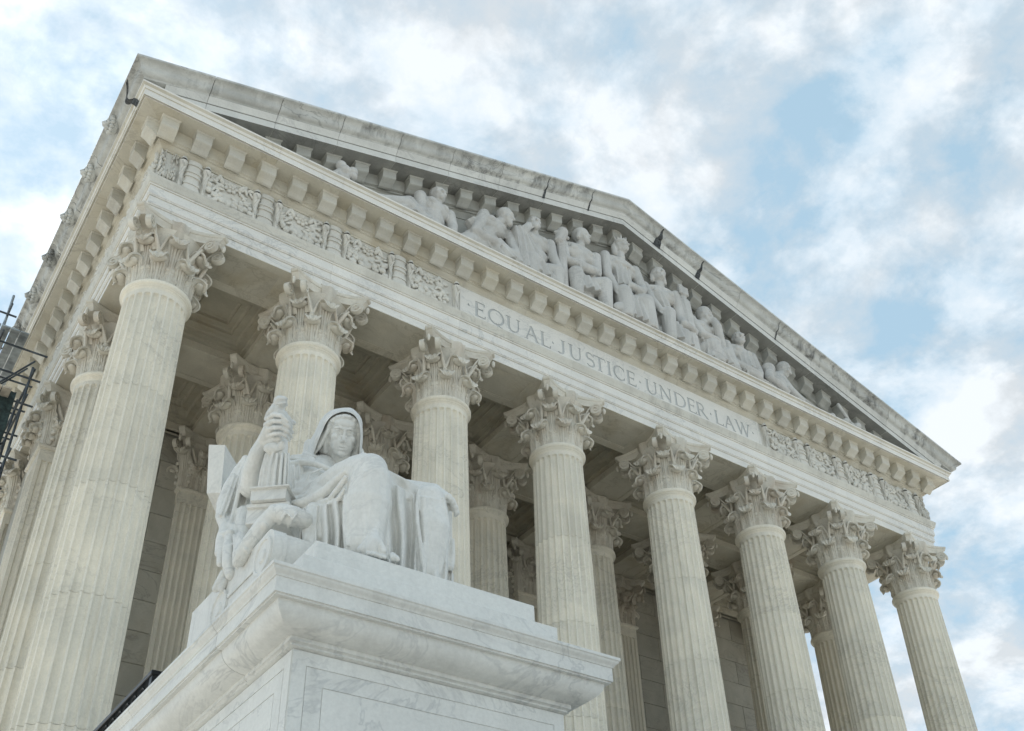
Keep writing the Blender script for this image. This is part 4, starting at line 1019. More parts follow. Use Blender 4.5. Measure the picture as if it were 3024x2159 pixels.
for q in (-1, 1):
    hb_((q*50, -12, 20), (34, 32, 30)); hb_((q*34, -48, 24), (34, 44, 30)); hb_((q*42, -78, 2), (32, 30, 34)); hb_((q*15, -4, 44), (13, 20, 16)); hb_((q*17, -26, 52), (13, 13, 14))
    hc([(q*12, 54, 54), (q*36, 60, 49), (q*68, 50, 20)], [8.5, 8.5, 6])
    hb_((q*42, 28, 25), (22, 14, 17)); hc([(q*20, 30, 40), (q*42, 40, 45), (q*64, 30, 30)], [4, 5, 4]); hc([(q*22, 20, 39), (q*42, 15, 42), (q*60, 20, 32)], 3.2)
    hb_((q*11, -33, 68), (10, 9, 11))
    for k in range(11):
        an = radians(92-k*12); hb_((q*100*cos(an), 46+92*sin(an), 26-k*8+8*(k % 2)), (22, 18, 20))
    hc([(q*96, 60, -16), (q*110, 0, -40), (q*108, -60, -50), (q*98, -120, -60)], [22, 22, 22, 22])
for k in range(5):     # hair falling inside the hood
    hc([(-100-6*k, 40-8*k, -10-12*k), (-122-8*k, -30, -26-12*k), (-150-9*k, -100, -40-14*k), (-176-8*k, -150, -60-14*k)], [15, 15, 15, 12]); hc([(104+3*k, 30, -16-14*k), (112+2*k, -40, -30-14*k), (108, -120, -46-12*k)], [14, 14, 12])
hc([(0, 56, 54), (0, 14, 62), (0, -20, 75)], [11, 10, 13])
hc([(-34, -71, 48), (-13, -65, 62), (0, -68, 63), (13, -65, 62), (34, -71, 48)], [4.5, 7, 6.5, 7, 4.5]); hc([(-25, -85, 52), (0, -88, 60), (25, -85, 52)], [5, 8, 5])
hc([(6, -110, -50), (-4, -190, -70), (-30, -262, -90)], [66, 64, 84])
put('head', sculpt(HSc(h_), 'head', 0.0050, 3), MAT['statue'], stat)
# hood: an open sheet folded round the head
RIM = [(868, 575), (897, 485), (932, 402), (962, 338), (1006, 292), (1078, 268), (1140, 284), (1180, 335), (1194, 420), (1190, 500), (1183, 585)]
OUT_ = [(803, 570), (838, 490), (886, 395), (930, 312), (990, 260), (1085, 241), (1145, 251), (1201, 318), (1210, 410), (1206, 510), (1200, 600)]
BAK = [(820, 600), (865, 500), (910, 410), (948, 330), (1000, 280), (1085, 262), (1140, 275), (1185, 330), (1195, 420), (1190, 510), (1185, 620)]
def sub(P_, n=3):
    r = []
    for i in range(len(P_)-1):
        for k in range(n):
            t = k/n; p0, p1, p2, p3 = P_[max(i-1, 0)], P_[i], P_[i+1], P_[min(i+2, len(P_)-1)]
            r.append(tuple(0.5*((2*p1[c])+(-p0[c]+p2[c])*t+(2*p0[c]-5*p1[c]+4*p2[c]-p3[c])*t*t+(-p0[c]+3*p1[c]-3*p2[c]+p3[c])*t**3) for c in (0, 1)))
    return r+[P_[-1]]
def lay(P_, t, sc=1.0): return [K(1070+(a-1070)*sc, 430+(b-430)*sc, t) for a, b in sub(P_)]
hd_ = G(); wob = [1.5*sin(i*1.3)+1.0*sin(i*2.9) for i in range(31)]
hl = [lay(RIM, 3.0, 0.93), lay(RIM, 2.945, 0.965), lay(RIM, 2.905, 0.985), lay(RIM, 2.897, 1.0), lay([((a*.7+c*.3), (b*.7+d*.3)) for (a, b), (c, d) in zip(RIM, OUT_)], 2.902), lay([((a*.3+c*.7), (b*.3+d*.7)) for (a, b), (c, d) in zip(RIM, OUT_)], 2.93), lay(OUT_, 2.975), lay(OUT_, 3.02, 0.995), lay(BAK, 3.06), lay(BAK, 3.10, 0.85), lay(BAK, 3.12, 0.5)]
hl = [[p+FWD*(wob[i]*0.0022 if 3 < k < 8 else 0) for i, p in enumerate(l)] for k, l in enumerate(hl)]
hd_.loft(hl, False, False); hd_.v = [tuple(CAM+Vector(v)*HS) for v in hd_.v]
put('hood', hd_.mesh('hood', 60), MAT['statue'], stat)
hs = Ks()   # hood ends gathered on the shoulders, left side wider
hs.kc((815, 555, 2.96, 22), (850, 565, 2.92, 24), (885, 580, 2.895, 16)); hs.kc((905, 540, 3.02, 80), (900, 640, 2.98, 90)); hs.kc((1150, 560, 3.03, 70), (1130, 660, 3.0, 90)); hs.kc((850, 500, 2.985, 46), (845, 570, 2.965, 50), (800, 630, 2.95, 50)); hs.kc((1190, 560, 2.99, 30), (1180, 640, 2.97, 40), (1150, 700, 2.95, 40))
put('hood_end', sculpt(HSc(hs), 'hood_end', 0.010, 4), MAT['statue'], stat)

# right hand closed round the small figure
h2 = Ks()
h2.kc((525, 490, 2.715, 50), (555, 440, 2.705, 54), (575, 395, 2.70, 52)); h2.kb(568, 390, 2.712, 42, 74, 42, radians(25)); h2.kc((560, 480, 2.705, 46), (610, 462, 2.69, 30), (640, 452, 2.685, 24))
for pts, r in ((((556, 318), (600, 288), (652, 296), (694, 334), (722, 376)), 15.5), (((545, 358), (600, 332), (655, 336), (700, 368), (726, 412)), 16), (((545, 400), (600, 376), (652, 378), (694, 404), (720, 444)), 15.5), (((552, 440), (605, 420), (650, 418), (684, 436), (706, 466)), 14)):
    h2.kc(*[(a, b, t, r*q) for (a, b), t, q in zip(pts, (2.695, 2.672, 2.655, 2.655, 2.675), (1.15, 1.1, 1.0, .92, .74))])
h2.kc((600, 330, 2.76, 26), (680, 320, 2.775, 22), (735, 345, 2.76, 18))
put('right_hand', sculpt(HSc(h2), 'right_hand', 0.0058, 2), MAT['statue'], stat)
# the small figure on its box, and the book below, all turned towards the stairs
mf = Ks()
mf.kc((597, 778, 2.665, 86), (607, 680, 2.675, 80), (618, 590, 2.69, 72), (628, 500, 2.705, 70), (632, 400, 2.715, 60), (622, 320, 2.725, 56))
for k in range(9):
    an = radians(-96+k*24); mf.kc((597+98*sin(an), 784, 2.665-.036*cos(an), 12), (607+91*sin(an), 680, 2.675-.034*cos(an), 12), (624+77*sin(an), 560, 2.69-.030*cos(an), 10))
mf.kb(612, 262, 2.715, 46, 40, 40); mf.kb(640, 300, 2.71, 62, 50, 44); mf.kc((650, 255, 2.715, 26), (655, 225, 2.715, 26)); mf.kb(657, 208, 2.715, 36, 44, 38); mf.kb(643, 200, 2.722, 46, 44, 42)
mf.kc((618, 216, 2.694, 7), (655, 210, 2.684, 7), (688, 206, 2.692, 6)); mf.kb(655, 182, 2.715, 40, 22, 40); mf.kb(692, 224, 2.70, 6, 10, 6)
mf.kc((610, 230, 2.735, 26), (570, 285, 2.735, 26), (545, 320, 2.73, 14)); mf.kc((660, 280, 2.69, 24), (695, 320, 2.68, 24), (715, 350, 2.68, 20)); mf.kb(590, 520, 2.672, 62, 40, 40); mf.kb(655, 500, 2.672, 26, 34, 24)
put('held_figurine', sculpt(HSc(mf), 'held_figurine', 0.0068, 2), MAT['statue'], stat)
TH = radians(-40); EX = Vector((cos(TH), sin(TH), 0)); EN = Vector((-sin(TH), cos(TH), 0))     # along the front, into the box
def obox(c, wx, dp, h, bev=0.0012):
    """box whose front face's upper left corner is at c"""
    c = Vector(c); g = G().cbox(0, wx, 0, dp, -h, 0, bev); g.v = [tuple(CAM+(c+EX*x+EN*y+Vector((0, 0, z)))*HS) for x, y, z in g.v]; return g
tb = 2.575; px1 = tb/(FPX*KS)
fb = put('figurine_base', obox(K(446, 806, tb), 246*px1, .10, 88*px1), MAT['statue'], stat)
put('base_moulding', obox(K(441, 797, tb-.002), 258*px1, .104, 8*px1), MAT['statue'], fb); put('base_moulding', obox(K(435, 783, tb-.005), 274*px1, .112, 13.5*px1), MAT['statue'], fb)
bk = put('book', obox(K(419, 932, tb-.004), 285*px1, .13, 128*px1), MAT['statue'], stat)
put('book_cover', obox(K(413, 903, tb-.008), 300*px1, .14, 28*px1), MAT['statue'], bk)
# bound drapery roll over the throne's arm and the cloth falling at its side
dr = Ks()
dr.kc((800, 1012, 2.46, 66), (735, 985, 2.455, 72), (655, 968, 2.455, 74), (612, 965, 2.46, 66)); dr.kc((610, 968, 2.46, 64), (560, 1010, 2.455, 58), (500, 1080, 2.45, 58), (440, 1165, 2.445, 60), (390, 1240, 2.445, 56), (362, 1290, 2.45, 48))
def band(p, q, t, w_, r=9):
    for i in range(9): dr.kb(lerp(p[0], q[0], i/8), lerp(p[1], q[1], i/8), t-.0185*sin(pi*i/8)*w_, r*1.5, r*1.5, r*0.8)
band((700, 915), (640, 1040), 2.448, 1.25); band((640, 905), (770, 1060), 2.448, 1.25, 7); band((770, 940), (700, 1060), 2.448, 1.25, 7); band((505, 1000), (570, 1080), 2.452, 1.1); band((495, 1015), (560, 1092), 2.452, 1.1); band((375, 1170), (440, 1260), 2.443, 1.1, 8); band((350, 1215), (415, 1300), 2.446, 1.0, 8)
dr.kc((385, 1120, 2.57, 40), (380, 1180, 2.53, 36), (350, 1240, 2.50, 34), (345, 1310, 2.485, 30)); dr.kc((300, 1130, 2.60, 40), (292, 1220, 2.55, 44), (290, 1310, 2.52, 46), (305, 1385, 2.50, 40)); dr.kc((245, 1150, 2.61, 34), (238, 1240, 2.57, 30), (232, 1310, 2.545, 26))
dr.kc((330, 1120, 2.57, 14), (335, 1240, 2.51, 14), (355, 1340, 2.48, 12)); dr.kc((262, 1380, 2.53, 34), (235, 1440, 2.52, 38), (205, 1480, 2.515, 30)); dr.kc((270, 1430, 2.515, 24), (240, 1485, 2.505, 22)); dr.kc((300, 1100, 2.60, 30), (240, 1120, 2.63, 32))
put('drapery_roll', sculpt(HSc(dr), 'drapery_roll', 0.010, 3), MAT['statue'], stat)
# throne: arms with scrolled ends, seat, slanted back slab
th = put('throne', HG(G().cbox(0.86, 1.24, 1.98, 2.46, 1.1503, 1.315, 0.004), 'throne'), MAT['statue'], stat)
def arm_profile(xa):
    pts = [(2.42, 1.1503), (1.925, 1.1503)]
    pts += [(1.958-.040*cos(a), 1.212+.052*sin(a)) for a in [radians(k) for k in (-70, -45, -20, 0, 25, 50, 75, 95)]]
    pts += [(2.04, 1.260), (2.42, 1.262)]
    return [(xa, y, z) for y, z in pts]
for xa, xb in ((0.737, 0.862), (1.238, 1.345)):
    a = put('throne_arm', HG(G().loft([arm_profile(xa), arm_profile((xa*3+xb)/4)]), 'throne_arm', 30), MAT['statue'], th)
    put('arm_panel', HG(G().loft([[(x, y+0.004, min(z, 1.258)) for x, y, z in arm_profile(xx)] for xx in ((xa*3+xb)/4+.0015, xb)]), 'arm_panel', 30), MAT['statue'], th)
def disc(cx, cy, cz, r, dp=0.006):
    g = G(); n = 24
    g.loft([[(cx-d_, cy+q*r*cos(2*pi*k/n), cz+q*r*sin(2*pi*k/n)) for k in range(n)] for d_, q in ((0.0, 1.0), (dp, 1.0), (dp, 0.86), (dp*.4, 0.82), (dp*.4, 0.40), (dp*1.1, 0.32), (dp*1.1, 0.05))])
    return g
for cy, cz, r in ((1.972, 1.203, 0.046), (2.215, 1.178, 0.050)):
    put('scroll_disc', HG(disc(0.7372, cy, cz, r), 'scroll_disc', 30), MAT['statue'], th)
put('side_rail', HG(G().cbox(0.733, 0.7368, 2.02, 2.165, 1.186, 1.196, .0008), 'side_rail'), MAT['statue'], th)
V_ = [K(155, 495, 3.0), K(268, 497, 2.97), K(236, 825, 2.92), K(140, 826, 2.95), K(352, 642, 3.06), K(262, 925, 2.97), K(216, 992, 2.99), K(215, 600, 3.16), K(200, 900, 3.12), K(640, 760, 3.12), K(620, 1150, 2.98)]
g = G().add([tuple(CAM+v*HS) for v in V_], [(0, 3, 2, 1), (1, 2, 5, 4), (3, 6, 5, 2), (0, 1, 4, 7), (0, 7, 8, 3), (3, 8, 6), (4, 5, 10, 9), (6, 8, 10, 5), (7, 4, 9), (7, 9, 10, 8)])
put('throne_back', g.mesh('throne_back'), MAT['statue'], th)
# ---- black iron railing on the pedestal behind the throne
rl = empty('iron_railing', H(0.74, 2.9, 1.0), 'black iron railing running back beside the pedestal cornice', 'railing')
RX_, RY0, RY1, RZT = 0.7345, 2.66, 3.36, 1.200
put('top_rail', HG(G().cbox(RX_-.006, RX_+.030, RY0, RY1, RZT-.014, RZT, .002), 'top_rail'), MAT['iron'], rl)
put('lower_rail', HG(G().cbox(RX_, RX_+.022, RY0+.001, RY1, RZT-.055, RZT-.045, .001), 'lower_rail'), MAT['iron'], rl)
put('end_post', HG(G().cbox(RX_-.002, RX_+.026, RY0+.001, RY0+.024, 1.0004, RZT-.0142, .002), 'end_post'), MAT['iron'], rl)
bal = None
for k in range(11):
    y = RY0+.06+k*.062
    g = G().tube([(RX_+.011, y, 1.0004), (RX_+.011, y, RZT-.0555)], .005, 6); put('baluster', HG(g, 'baluster'), MAT['iron'], rl)
    g = G(); pts = [(RX_+.004, y+.031+.016*cos(t), RZT-.0295+.0115*sin(t)) for t in [2*pi*i/12 for i in range(13)]]
    g.tube(pts, .0025, 5); put('scroll_ornament', HG(g, 'scroll_ornament', 60), MAT['iron'], rl)
# ------------------------------------------------------------------ sculpted figures of the pediment (in bays)
ZL = 0.826
def SSc(g): g.v = [(a*U, b*U, ZA+c*U) for a, b, c in g.v]; return g
def head(s, c, yaw=0.0, pitch=0.0, r=0.067, cap=None, beard=False, tilt=0.0):
    c = Vector(c); R_ = Euler((pitch, tilt, yaw)).to_matrix()
    def P(x, y, z): return c+R_ @ (Vector((x, y, z))*r)
    s.ball(c, (r*.86, r*1.0, r*1.18), R_); s.ball(P(0, -.35, -.55), (r*.62, r*.62, r*.62), R_)
    s.chain([P(0, -.92, .20), P(0, -1.15, -.22)], [r*.13, r*.18])
    for k in (-1, 1):
        s.chain([P(k*.14, -.90, .30), P(k*.55, -.78, .30)], [r*.14, r*.12]); s.ball(P(k*.45, -.72, -.22), r*.26); s.ball(P(k*.86, .05, -.05), (r*.12, r*.2, r*.28), R_)
    s.chain([P(-.24, -.93, -.55), P(.24, -.93, -.55)], [r*.12, r*.12]); s.ball(P(0, -.82, -.90), r*.25)
    if beard: s.chain([P(-.5, -.4, -.5), P(0, -.75, -1.0), P(.5, -.4, -.5)], [r*.3, r*.42, r*.3])
    if cap == 'helmet': s.ball(P(0, .08, .22), (r*1.02, r*1.12, r*1.08), R_); s.chain([P(k*.9, .2, -.1) for k in (-1, 1)], r*.25); s.chain([P(.85, .1, .1), P(.9, .25, -.9)], [r*.25, r*.3]); s.chain([P(-.85, .1, .1), P(-.9, .25, -.9)], [r*.25, r*.3])
    if cap == 'crown':
        for k in range(9):
            a = pi*k/8; s.chain([P(.88*cos(a), -.88*sin(a)+.1, .55), P(1.12*cos(a), -1.08*sin(a)+.1, 1.15 if k % 2 == 0 else .8)], [r*.2, r*.1])
        s.chain([P(.9*cos(2*pi*k/12), .9*sin(2*pi*k/12), .45) for k in range(13)], r*.16); s.chain([P(.7, .6, 0), P(.75, .6, -1.3)], [r*.4, r*.4]); s.chain([P(-.7, .6, 0), P(-.75, .6, -1.3)], [r*.4, r*.4])
    if cap == 'hair': s.ball(P(0, .18, .28), (r*.98, r*1.02, r*1.02), R_)
    return R_
def trunk(s, hd, hip, turn=0.0, w_=0.112, neck_r=0.033):
    w_ *= 1.24
    hd, hip = Vector(hd), Vector(hip); sh = hd.lerp(hip, 0.30)+Vector((0, 0.012, 0)); a = Vector((cos(turn), sin(turn), 0))
    s.chain([hd+Vector((0, .012, -.03)), hd.lerp(hip, .22)], [neck_r*.95, neck_r*1.3])
    ch = hd.lerp(hip, 0.45); wa = hd.lerp(hip, 0.72)
    Rz = Matrix.Rotation(turn, 3, 'Z')
    s.ball(sh, (w_*1.0, .052, .045), Rz); s.ball(ch, (w_*.92, .068, .080), Rz); s.ball(wa, (w_*.78, .062, .080), Rz); s.ball(hip, (w_*.98, .080, .075), Rz); s.chain([ch, hip], [.062, .068])
    for k in (-1, 1): s.ball(ch+Rz @ Vector((k*w_*.42, -.045, .022)), (.042, .028, .034), Rz)
    return sh-a*w_*1.02, sh+a*w_*1.02
def arm(s, pts, r=0.045, hand=True):
    n = len(pts); s.chain(pts, [lerp(r*1.1, r*.72, i/(n-1)) for i in range(n)])
    if hand:
        e = Vector(pts[-1]); d = (e-Vector(pts[-2])).normalized(); q = d.cross(Vector((0, 1, 0.2))).normalized()
        for k in range(4):
            b = e+q*(k-1.5)*0.016; s.chain([b+d*.008, b+d*.024, b+d*.038+Vector((0, -.004, -.008))], [.0105, .010, .0085])
def folds(s, a, b, n, sa, sb, r=0.012, bulge=0.0):
    """pleated cloth between two edges, closed at the back"""
    a, b, sa, sb = Vector(a), Vector(b), Vector(sa), Vector(sb)
    if n == 1: s.chain([a, (a+b)/2, b], r); return
    nu, nv = n*8, 8; fr = []; bk = []
    for i in range(nv+1):
        v = i/nv
        for j in range(nu+1):
            u = j/nu-.5; p = (a+sa*u).lerp(b+sb*u, v); w_ = sin(2*pi*(n*.62*(u+.10*v)+.12*sin(4*v+5*u)))
            bow = 0.03*(1-4*u*u)
            fr.append(p+Vector((0, 0.012-r*1.15*w_*(.5+.6*v)-bow-bulge*sin(pi*v), 0))); bk.append(p+Vector((0, 0.075, 0)))
    m = nu+1; T = len(fr); fs = []
    for i in range(nv):
        for j in range(nu):
            q = i*m+j; fs += [(q, q+1, q+m+1, q+m), (T+q, T+q+m, T+q+m+1, T+q+1)]
        for j in (0, nu):
            q = i*m+j; fs.append((q, q+m, T+q+m, T+q) if j == 0 else (q, T+q, T+q+m, q+m))
    for j in range(nu):
        q = nv*m+j; fs += [(q, q+1, T+q+1, T+q), (j, T+j, T+j+1, j+1)]
    s.add(fr+bk, fs)
VOX = 0.021
def finish(s, name, label, cat='statue', group='sculpted figures in the pediment'):
    xs = [v[0] for v in s.v]; root = empty(name, (sum(xs)/len(xs)*U, -0.32*U, ZA+0.826*U), label, cat, group)
    zc = ZL-0.001
    s.v = [(x, min(y, -0.19), max(z, zc)) for x, y, z in s.v]
    put('body', sculpt(SSc(s), 'body', VOX, 2), MAT['figure'], root); return root
YF, YT = -0.335, -0.300
# 1 reclining man at the left, legs stretched to the left corner
s = Sc(); hd = (1.745, -.335, 1.270); l, r = trunk(s, hd, (1.70, -.31, .92), .15); head(s, hd, .0, 0, cap='hair')
arm(s, [r, (1.88, -.33, 1.02), (1.86, -.37, .92)]); arm(s, [l, (1.60, -.34, 1.02), (1.55, -.40, .93)])
s.chain([(1.66, -.30, .90), (1.50, -.33, 1.04), (1.36, -.34, .93), (1.20, -.34, .88)], [.075, .058, .048, .04]); s.chain([(1.62, -.34, .90), (1.44, -.38, .95), (1.28, -.38, .88), (1.14, -.37, .86)], [.07, .055, .045, .035])
folds(s, (1.62, -.36, 1.02), (1.50, -.42, .86), 5, (.18, 0, -.05), (.30, 0, 0)); finish(s, 'reclining_figure', 'reclining bare-chested marble man stretched along the left half of the pediment')
# 2 man bending to the right over a scroll
s = Sc(); hd = (2.352, -.350, 1.398); l, r = trunk(s, hd, (2.12, -.30, 1.02), .25, .115); head(s, hd, .95, .25, cap='hair', beard=True)
arm(s, [l, (2.05, -.38, 1.03), (2.20, -.42, .96)]); arm(s, [r, (2.42, -.36, 1.08), (2.40, -.41, .95)])
s.chain([(2.10, -.30, .98), (2.0, -.33, .92), (1.96, -.36, .87)], [.09, .08, .06]); s.chain([(2.15, -.32, .95), (2.40, -.38, .95), (2.46, -.38, .86)], [.085, .06, .05])
folds(s, (2.20, -.40, 1.03), (2.36, -.42, .87), 6, (.20, .02, .10), (.30, 0, .02)); folds(s, (2.06, -.37, 1.20), (2.16, -.38, 1.02), 4, (.12, 0, .08), (.10, 0, 0), .010)
finish(s, 'leaning_figure', 'bearded marble man in a robe leaning right over a scroll in the pediment')
# 3 bald seated man, hand to his face, mantle over the arm
s = Sc(); hd = (2.630, -.345, 1.482); l, r = trunk(s, hd, (2.66, -.30, 1.05), -.1, .122); head(s, hd, -.15, 0, beard=True)
arm(s, [l, (2.46, -.36, 1.15), (2.50, -.40, 1.30), (2.55, -.39, 1.38)]); arm(s, [r, (2.80, -.36, 1.20), (2.82, -.40, 1.04)])
s.chain([(2.66, -.31, 1.0), (2.56, -.39, 1.0), (2.56, -.40, .86)], [.09, .07, .055]); s.chain([(2.68, -.31, 1.0), (2.80, -.39, 1.0), (2.80, -.40, .86)], [.09, .065, .05])
folds(s, (2.47, -.39, 1.32), (2.60, -.43, .86), 6, (.10, 0, 0), (.34, 0, .02), .014, .01); folds(s, (2.46, -.36, 1.30), (2.44, -.38, .88), 3, (.06, 0, 0), (.10, 0, 0), .016)
finish(s, 'bald_figure', 'bald bearded bare-shouldered marble man with a mantle, left of the helmeted figure in the pediment')
# 4 helmeted seated man with folded arms, bundle of rods at his side
s = Sc(); hd = (3.128, -.345, 1.640); l, r = trunk(s, hd, (3.08, -.29, 1.15), -.05, .135); head(s, hd, .75, 0, cap='helmet', beard=True)
arm(s, [l, (2.93, -.36, 1.24), (3.08, -.42, 1.19), (3.20, -.41, 1.22)]); arm(s, [r, (3.25, -.36, 1.26), (3.16, -.42, 1.19), (3.06, -.42, 1.17)])
s.chain([(3.05, -.30, 1.08), (2.98, -.41, 1.07), (2.98, -.41, .86)], [.095, .066, .05]); s.chain([(3.12, -.30, 1.08), (3.27, -.41, 1.10), (3.27, -.41, .86)], [.09, .07, .055])
folds(s, (3.10, -.40, 1.12), (3.12, -.43, .96), 6, (.24, 0, 0), (.28, 0, .06), .013); folds(s, (3.02, -.35, 1.47), (3.24, -.35, 1.47), 1, (0, 0, 0), (0, 0, 0), .014)
s.ball((3.10, -.30, .93), (.16, .09, .11))
o = finish(s, 'helmeted_figure', 'bearded helmeted marble man with folded arms beside a bundle of rods in the pediment')
b_ = Sc()
for k in range(7): b_.chain([(2.872+.020*cos(k*.9), -.37+.020*sin(k*.9), .83), (2.900+.018*cos(k*.9), -.36+.018*sin(k*.9), 1.50)], [.026, .022])
b_.chain([(2.87, -.37, 1.42), (2.90, -.38, 1.52), (2.93, -.36, 1.60)], [.045, .05, .018]); b_.chain([(2.84, -.37, 1.50), (2.96, -.37, 1.50)], [.018, .018])
put('rod_bundle', sculpt(SSc(b_), 'rod_bundle', .026, 2), MAT['figure'], o)
# 5 crowned central figure enthroned
s = Sc(); hd = (3.572, -.345, 1.770); l, r = trunk(s, hd, (3.54, -.29, 1.18), 0, .130); head(s, hd, .35, -.05, cap='crown')
arm(s, [l, (3.36, -.37, 1.30), (3.40, -.42, 1.10)]); arm(s, [r, (3.74, -.37, 1.33), (3.66, -.43, 1.22), (3.55, -.44, 1.22)])
s.chain([(3.50, -.30, 1.12), (3.46, -.42, 1.10), (3.46, -.42, .86)], [.10, .078, .07]); s.chain([(3.60, -.30, 1.12), (3.70, -.42, 1.12), (3.72, -.42, .86)], [.10, .078, .07])
s.ball((3.58, -.36, .98), (.17, .09, .14)); folds(s, (3.58, -.42, 1.14), (3.60, -.455, .86), 9, (.24, 0, 0), (.34, 0, 0), .015); folds(s, (3.55, -.37, 1.50), (3.55, -.39, 1.26), 6, (.18, 0, 0), (.16, 0, 0), .010)
folds(s, (3.44, -.34, 1.56), (3.57, -.40, 1.50), 1, (0, 0, 0), (0, 0, 0), .018); folds(s, (3.70, -.34, 1.56), (3.57, -.40, 1.50), 1, (0, 0, 0), (0, 0, 0), .018)
s.ball((3.40, -.44, .90), (.085, .03, .05), Euler((0, -.4, 0)).to_matrix())
s.v = [(x, y, z) for x, y, z in s.v]
finish(s, 'crowned_figure', 'crowned robed marble figure enthroned at the centre of the pediment')
# 6 young helmeted man leaning, hand on the fasces
s = Sc(); hd = (3.985, -.345, 1.655); l, r = trunk(s, hd, (4.03, -.29, 1.13), -.2, .122); head(s, hd, -.25, -.1, cap='helmet')
arm(s, [r, (4.16, -.37, 1.20), (4.13, -.42, 1.10), (4.22, -.43, 1.07)]); arm(s, [l, (3.84, -.36, 1.28), (3.88, -.41, 1.14)])
s.chain([(3.98, -.30, 1.08), (3.95, -.42, 1.12), (3.94, -.42, .86)], [.09, .068, .055]); s.chain([(4.05, -.30, 1.05), (4.12, -.40, .97), (4.10, -.41, .86)], [.09, .07, .055])
folds(s, (4.05, -.40, 1.10), (4.06, -.44, .88), 7, (.18, 0, -.06), (.30, 0, 0), .013); folds(s, (3.95, -.37, 1.42), (4.04, -.38, 1.18), 4, (.14, 0, .04), (.10, 0, 0), .009); s.ball((4.0, -.32, .95), (.15, .09, .12))
o = finish(s, 'young_helmeted_figure', 'young helmeted marble man leaning back, his hand on a bundle of rods in the pediment')
b_ = Sc()
for k in range(12): a = 2*pi*k/12; b_.chain([(4.235+.052*cos(a), -.375+.052*sin(a), .83), (4.215+.046*cos(a), -.370+.046*sin(a), 1.42)], [.017, .016])
b_.chain([(4.235, -.375, .83), (4.215, -.37, 1.44)], [.05, .045]); b_.chain([(4.21, -.37, 1.45), (4.205, -.38, 1.55), (4.195, -.38, 1.60)], [.04, .042, .03])
for k in range(4): b_.chain([(4.16, -.41, 1.50+.024*k), (4.24, -.415, 1.495+.024*k)], [.013, .013])
put('fasces', sculpt(SSc(b_), 'fasces', .024, 2), MAT['figure'], o)
# 7 seated thinker, chin on hand
s = Sc(); hd = (4.485, -.350, 1.440); l, r = trunk(s, hd, (4.42, -.29, 1.0), .1, .118); head(s, hd, .7, .35, cap='hair', beard=True)
arm(s, [r, (4.60, -.38, 1.10), (4.55, -.42, 1.28), (4.54, -.40, 1.36)]); arm(s, [l, (4.37, -.38, 1.14), (4.50, -.42, 1.10)])
s.chain([(4.40, -.30, .98), (4.46, -.40, 1.02), (4.48, -.41, .86)], [.09, .075, .07]); s.chain([(4.46, -.30, .98), (4.62, -.40, 1.0), (4.66, -.41, .86)], [.09, .07, .065]); s.ball((4.54, -.35, .93), (.15, .08, .10))
folds(s, (4.50, -.42, 1.06), (4.56, -.44, .86), 9, (.24, 0, 0), (.36, 0, 0), .014); folds(s, (4.38, -.36, 1.30), (4.42, -.38, 1.08), 4, (.10, 0, .04), (.10, 0, 0), .010)
finish(s, 'thinking_figure', 'robed marble man with his chin on his hand in the pediment')
# 8 half-length man looking left, arms crossed low
s = Sc(); hd = (4.890, -.345, 1.352); l, r = trunk(s, hd, (4.90, -.30, .95), 0, .125); head(s, hd, -.45, 0, beard=True)
arm(s, [l, (4.74, -.36, 1.00), (4.86, -.42, .93), (4.98, -.42, .93)]); arm(s, [r, (5.06, -.36, 1.02), (4.98, -.41, .90), (4.86, -.42, .90)])
folds(s, (4.92, -.37, 1.20), (4.92, -.40, 1.00), 6, (.22, 0, 0), (.16, 0, 0), .010); s.ball((4.98, -.33, .88), (.20, .10, .07)); folds(s, (4.80, -.41, .93), (5.18, -.41, .86), 4, (0, .04, .06), (0, .04, .03), .012)
finish(s, 'half_length_figure', 'half-length bearded marble man with crossed arms in the right part of the pediment')
# 9 man lying on his front, head bent over
s = Sc(); hd = (5.432, -.350, 1.238); head(s, hd, .75, .55, cap='hair')
s.ball((5.26, -.32, 1.07), (.10, .08, .10)); s.ball((5.20, -.36, 1.13), .066); s.ball((5.34, -.34, 1.10), .062); s.chain([(5.43, -.34, 1.20), (5.32, -.33, 1.12)], [.035, .05])
s.chain([(5.30, -.32, 1.02), (5.46, -.32, .93), (5.62, -.32, .88), (5.80, -.32, .86)], [.10, .08, .06, .045]); arm(s, [(5.20, -.37, 1.12), (5.14, -.40, .98), (5.30, -.42, .90)]); arm(s, [(5.36, -.36, 1.08), (5.40, -.40, .95), (5.50, -.41, .89)])
folds(s, (5.36, -.40, .98), (5.74, -.39, .86), 6, (.06, .06, .06), (.06, .06, .02), .013); finish(s, 'prone_figure', 'marble man lying with bent head near the right pediment corner')
# 10, 11 corner pieces
s = Sc(); rn = random.Random(4)
for k in range(16): s.ball((.93+.10*rn.random(), -.34-.06*rn.random(), .86+.20*rn.random()*(1-.2*k/16)), rn.uniform(.022, .045))
s.chain([(.88, -.34, .88), (.98, -.34, 1.02)], [.05, .05]); finish(s, 'carved_urn_group', 'lumpy carved ornament on the ledge at the left corner of the pediment', 'ornament', 'carved ornaments at the pediment corners')
s = Sc()
for k in range(14): s.ball((5.98+.34*rn.random(), -.34-.06*rn.random(), .84+.09*rn.random()), rn.uniform(.022, .04))
s.chain([(6.10, -.38, 1.10), (6.24, -.38, .90)], [.017, .017]); s.chain([(5.95, -.35, .86), (6.30, -.35, .85)], [.05, .05]); finish(s, 'carved_scroll_group', 'lumpy carved ornament with a slanting rod at the right corner of the pediment', 'ornament', 'carved ornaments at the pediment corners')
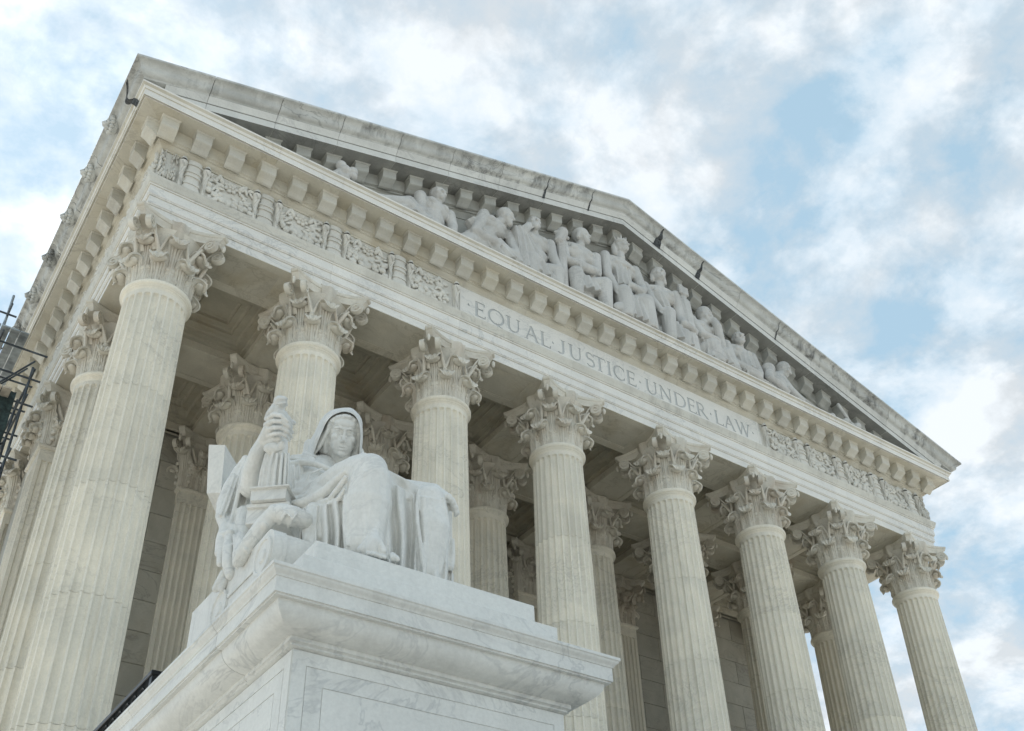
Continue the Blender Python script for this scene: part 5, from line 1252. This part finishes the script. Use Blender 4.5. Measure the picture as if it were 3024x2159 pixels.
# ------------------------------------------------------------------ scaffold at the left flank
sc = empty('scaffold_tower', B(-0.50, 1.85, -4.2)+Vector((0, 0, 0)), 'steel tube scaffold tower with dark netting against the left flank of the building', 'scaffold')
XS, YS = (-0.66, -0.40), (1.55, 1.95, 2.35)
def pole(nm, a, b, r=0.0075, m='darksteel'): put(nm, SU(G().tube([a, b], r, 8), nm, 60), MAT[m], sc, ORG)
for x in XS:
    for y in YS: pole('standard', (x, y, -4.19), (x, y, (0.50 if y < 1.6 else 0.42) if x < -.5 else 0.02-.05*y), .0085, 'steel' if x < -.5 else 'darksteel')
for z in (-2.2, -1.75, -1.3, -0.85, -0.40, -0.18, 0.05, 0.30):
    for x in XS:
        if z < .02 or x < -.5: pole('ledger', (x, 1.40, z), (x, 2.50, z))
    for y in YS:
        if z < 0.12: pole('transom', (-0.74, y, z+.02), (-0.33, y, z+.02))
        else: pole('transom', (-0.95, y, z+.02), (-0.60, y, z+.02))
for k, z in enumerate((-1.3, -0.85, -0.40, -0.18)):
    pole('brace', (-0.66, YS[k % 2], z), (-0.40, YS[k % 2], z+.40), .007); pole('brace', (-0.66, 1.55, z), (-0.66, 2.35, z+.42), .007)
for z in (-1.32, -0.42, 0.07):
    for k in range(4): put('plank', SU(G().box(-0.74+k*.062, -0.74+k*.062+.056, 1.42, 2.48, z+.034, z+.046), 'plank'), MAT['plank'] if z < 0 else MAT['steel'], sc, ORG)
def hung(nm, x0, x1, y, z0, z1, mat, amp):
    n, m = 14, 9; P = [(lerp(x0, x1, j/(n-1)), y+amp*sin(j*1.7+i*.6)+amp*.6*sin(j*.8-i*1.1), lerp(z0, z1, i/(m-1))) for i in range(m) for j in range(n)]
    F = [(i*n+j, i*n+j+1, i*n+j+n+1, i*n+j+n) for i in range(m-1) for j in range(n-1)]
    g = G().add(P, F); g.add([(x, yy+.003, z) for x, yy, z in P], F); put(nm, SU(g, nm, 60), mat, sc, ORG)
hung('debris_net', -0.665, -0.455, 1.53, -0.32, -0.80, MAT['net'], .006)
hung('debris_net', -0.46, -0.445, 1.80, -0.34, -0.82, MAT['net'], .006)
hung('white_sheet', -0.66, -0.475, 1.50, -0.86, -1.12, MAT['tarp'], .012)
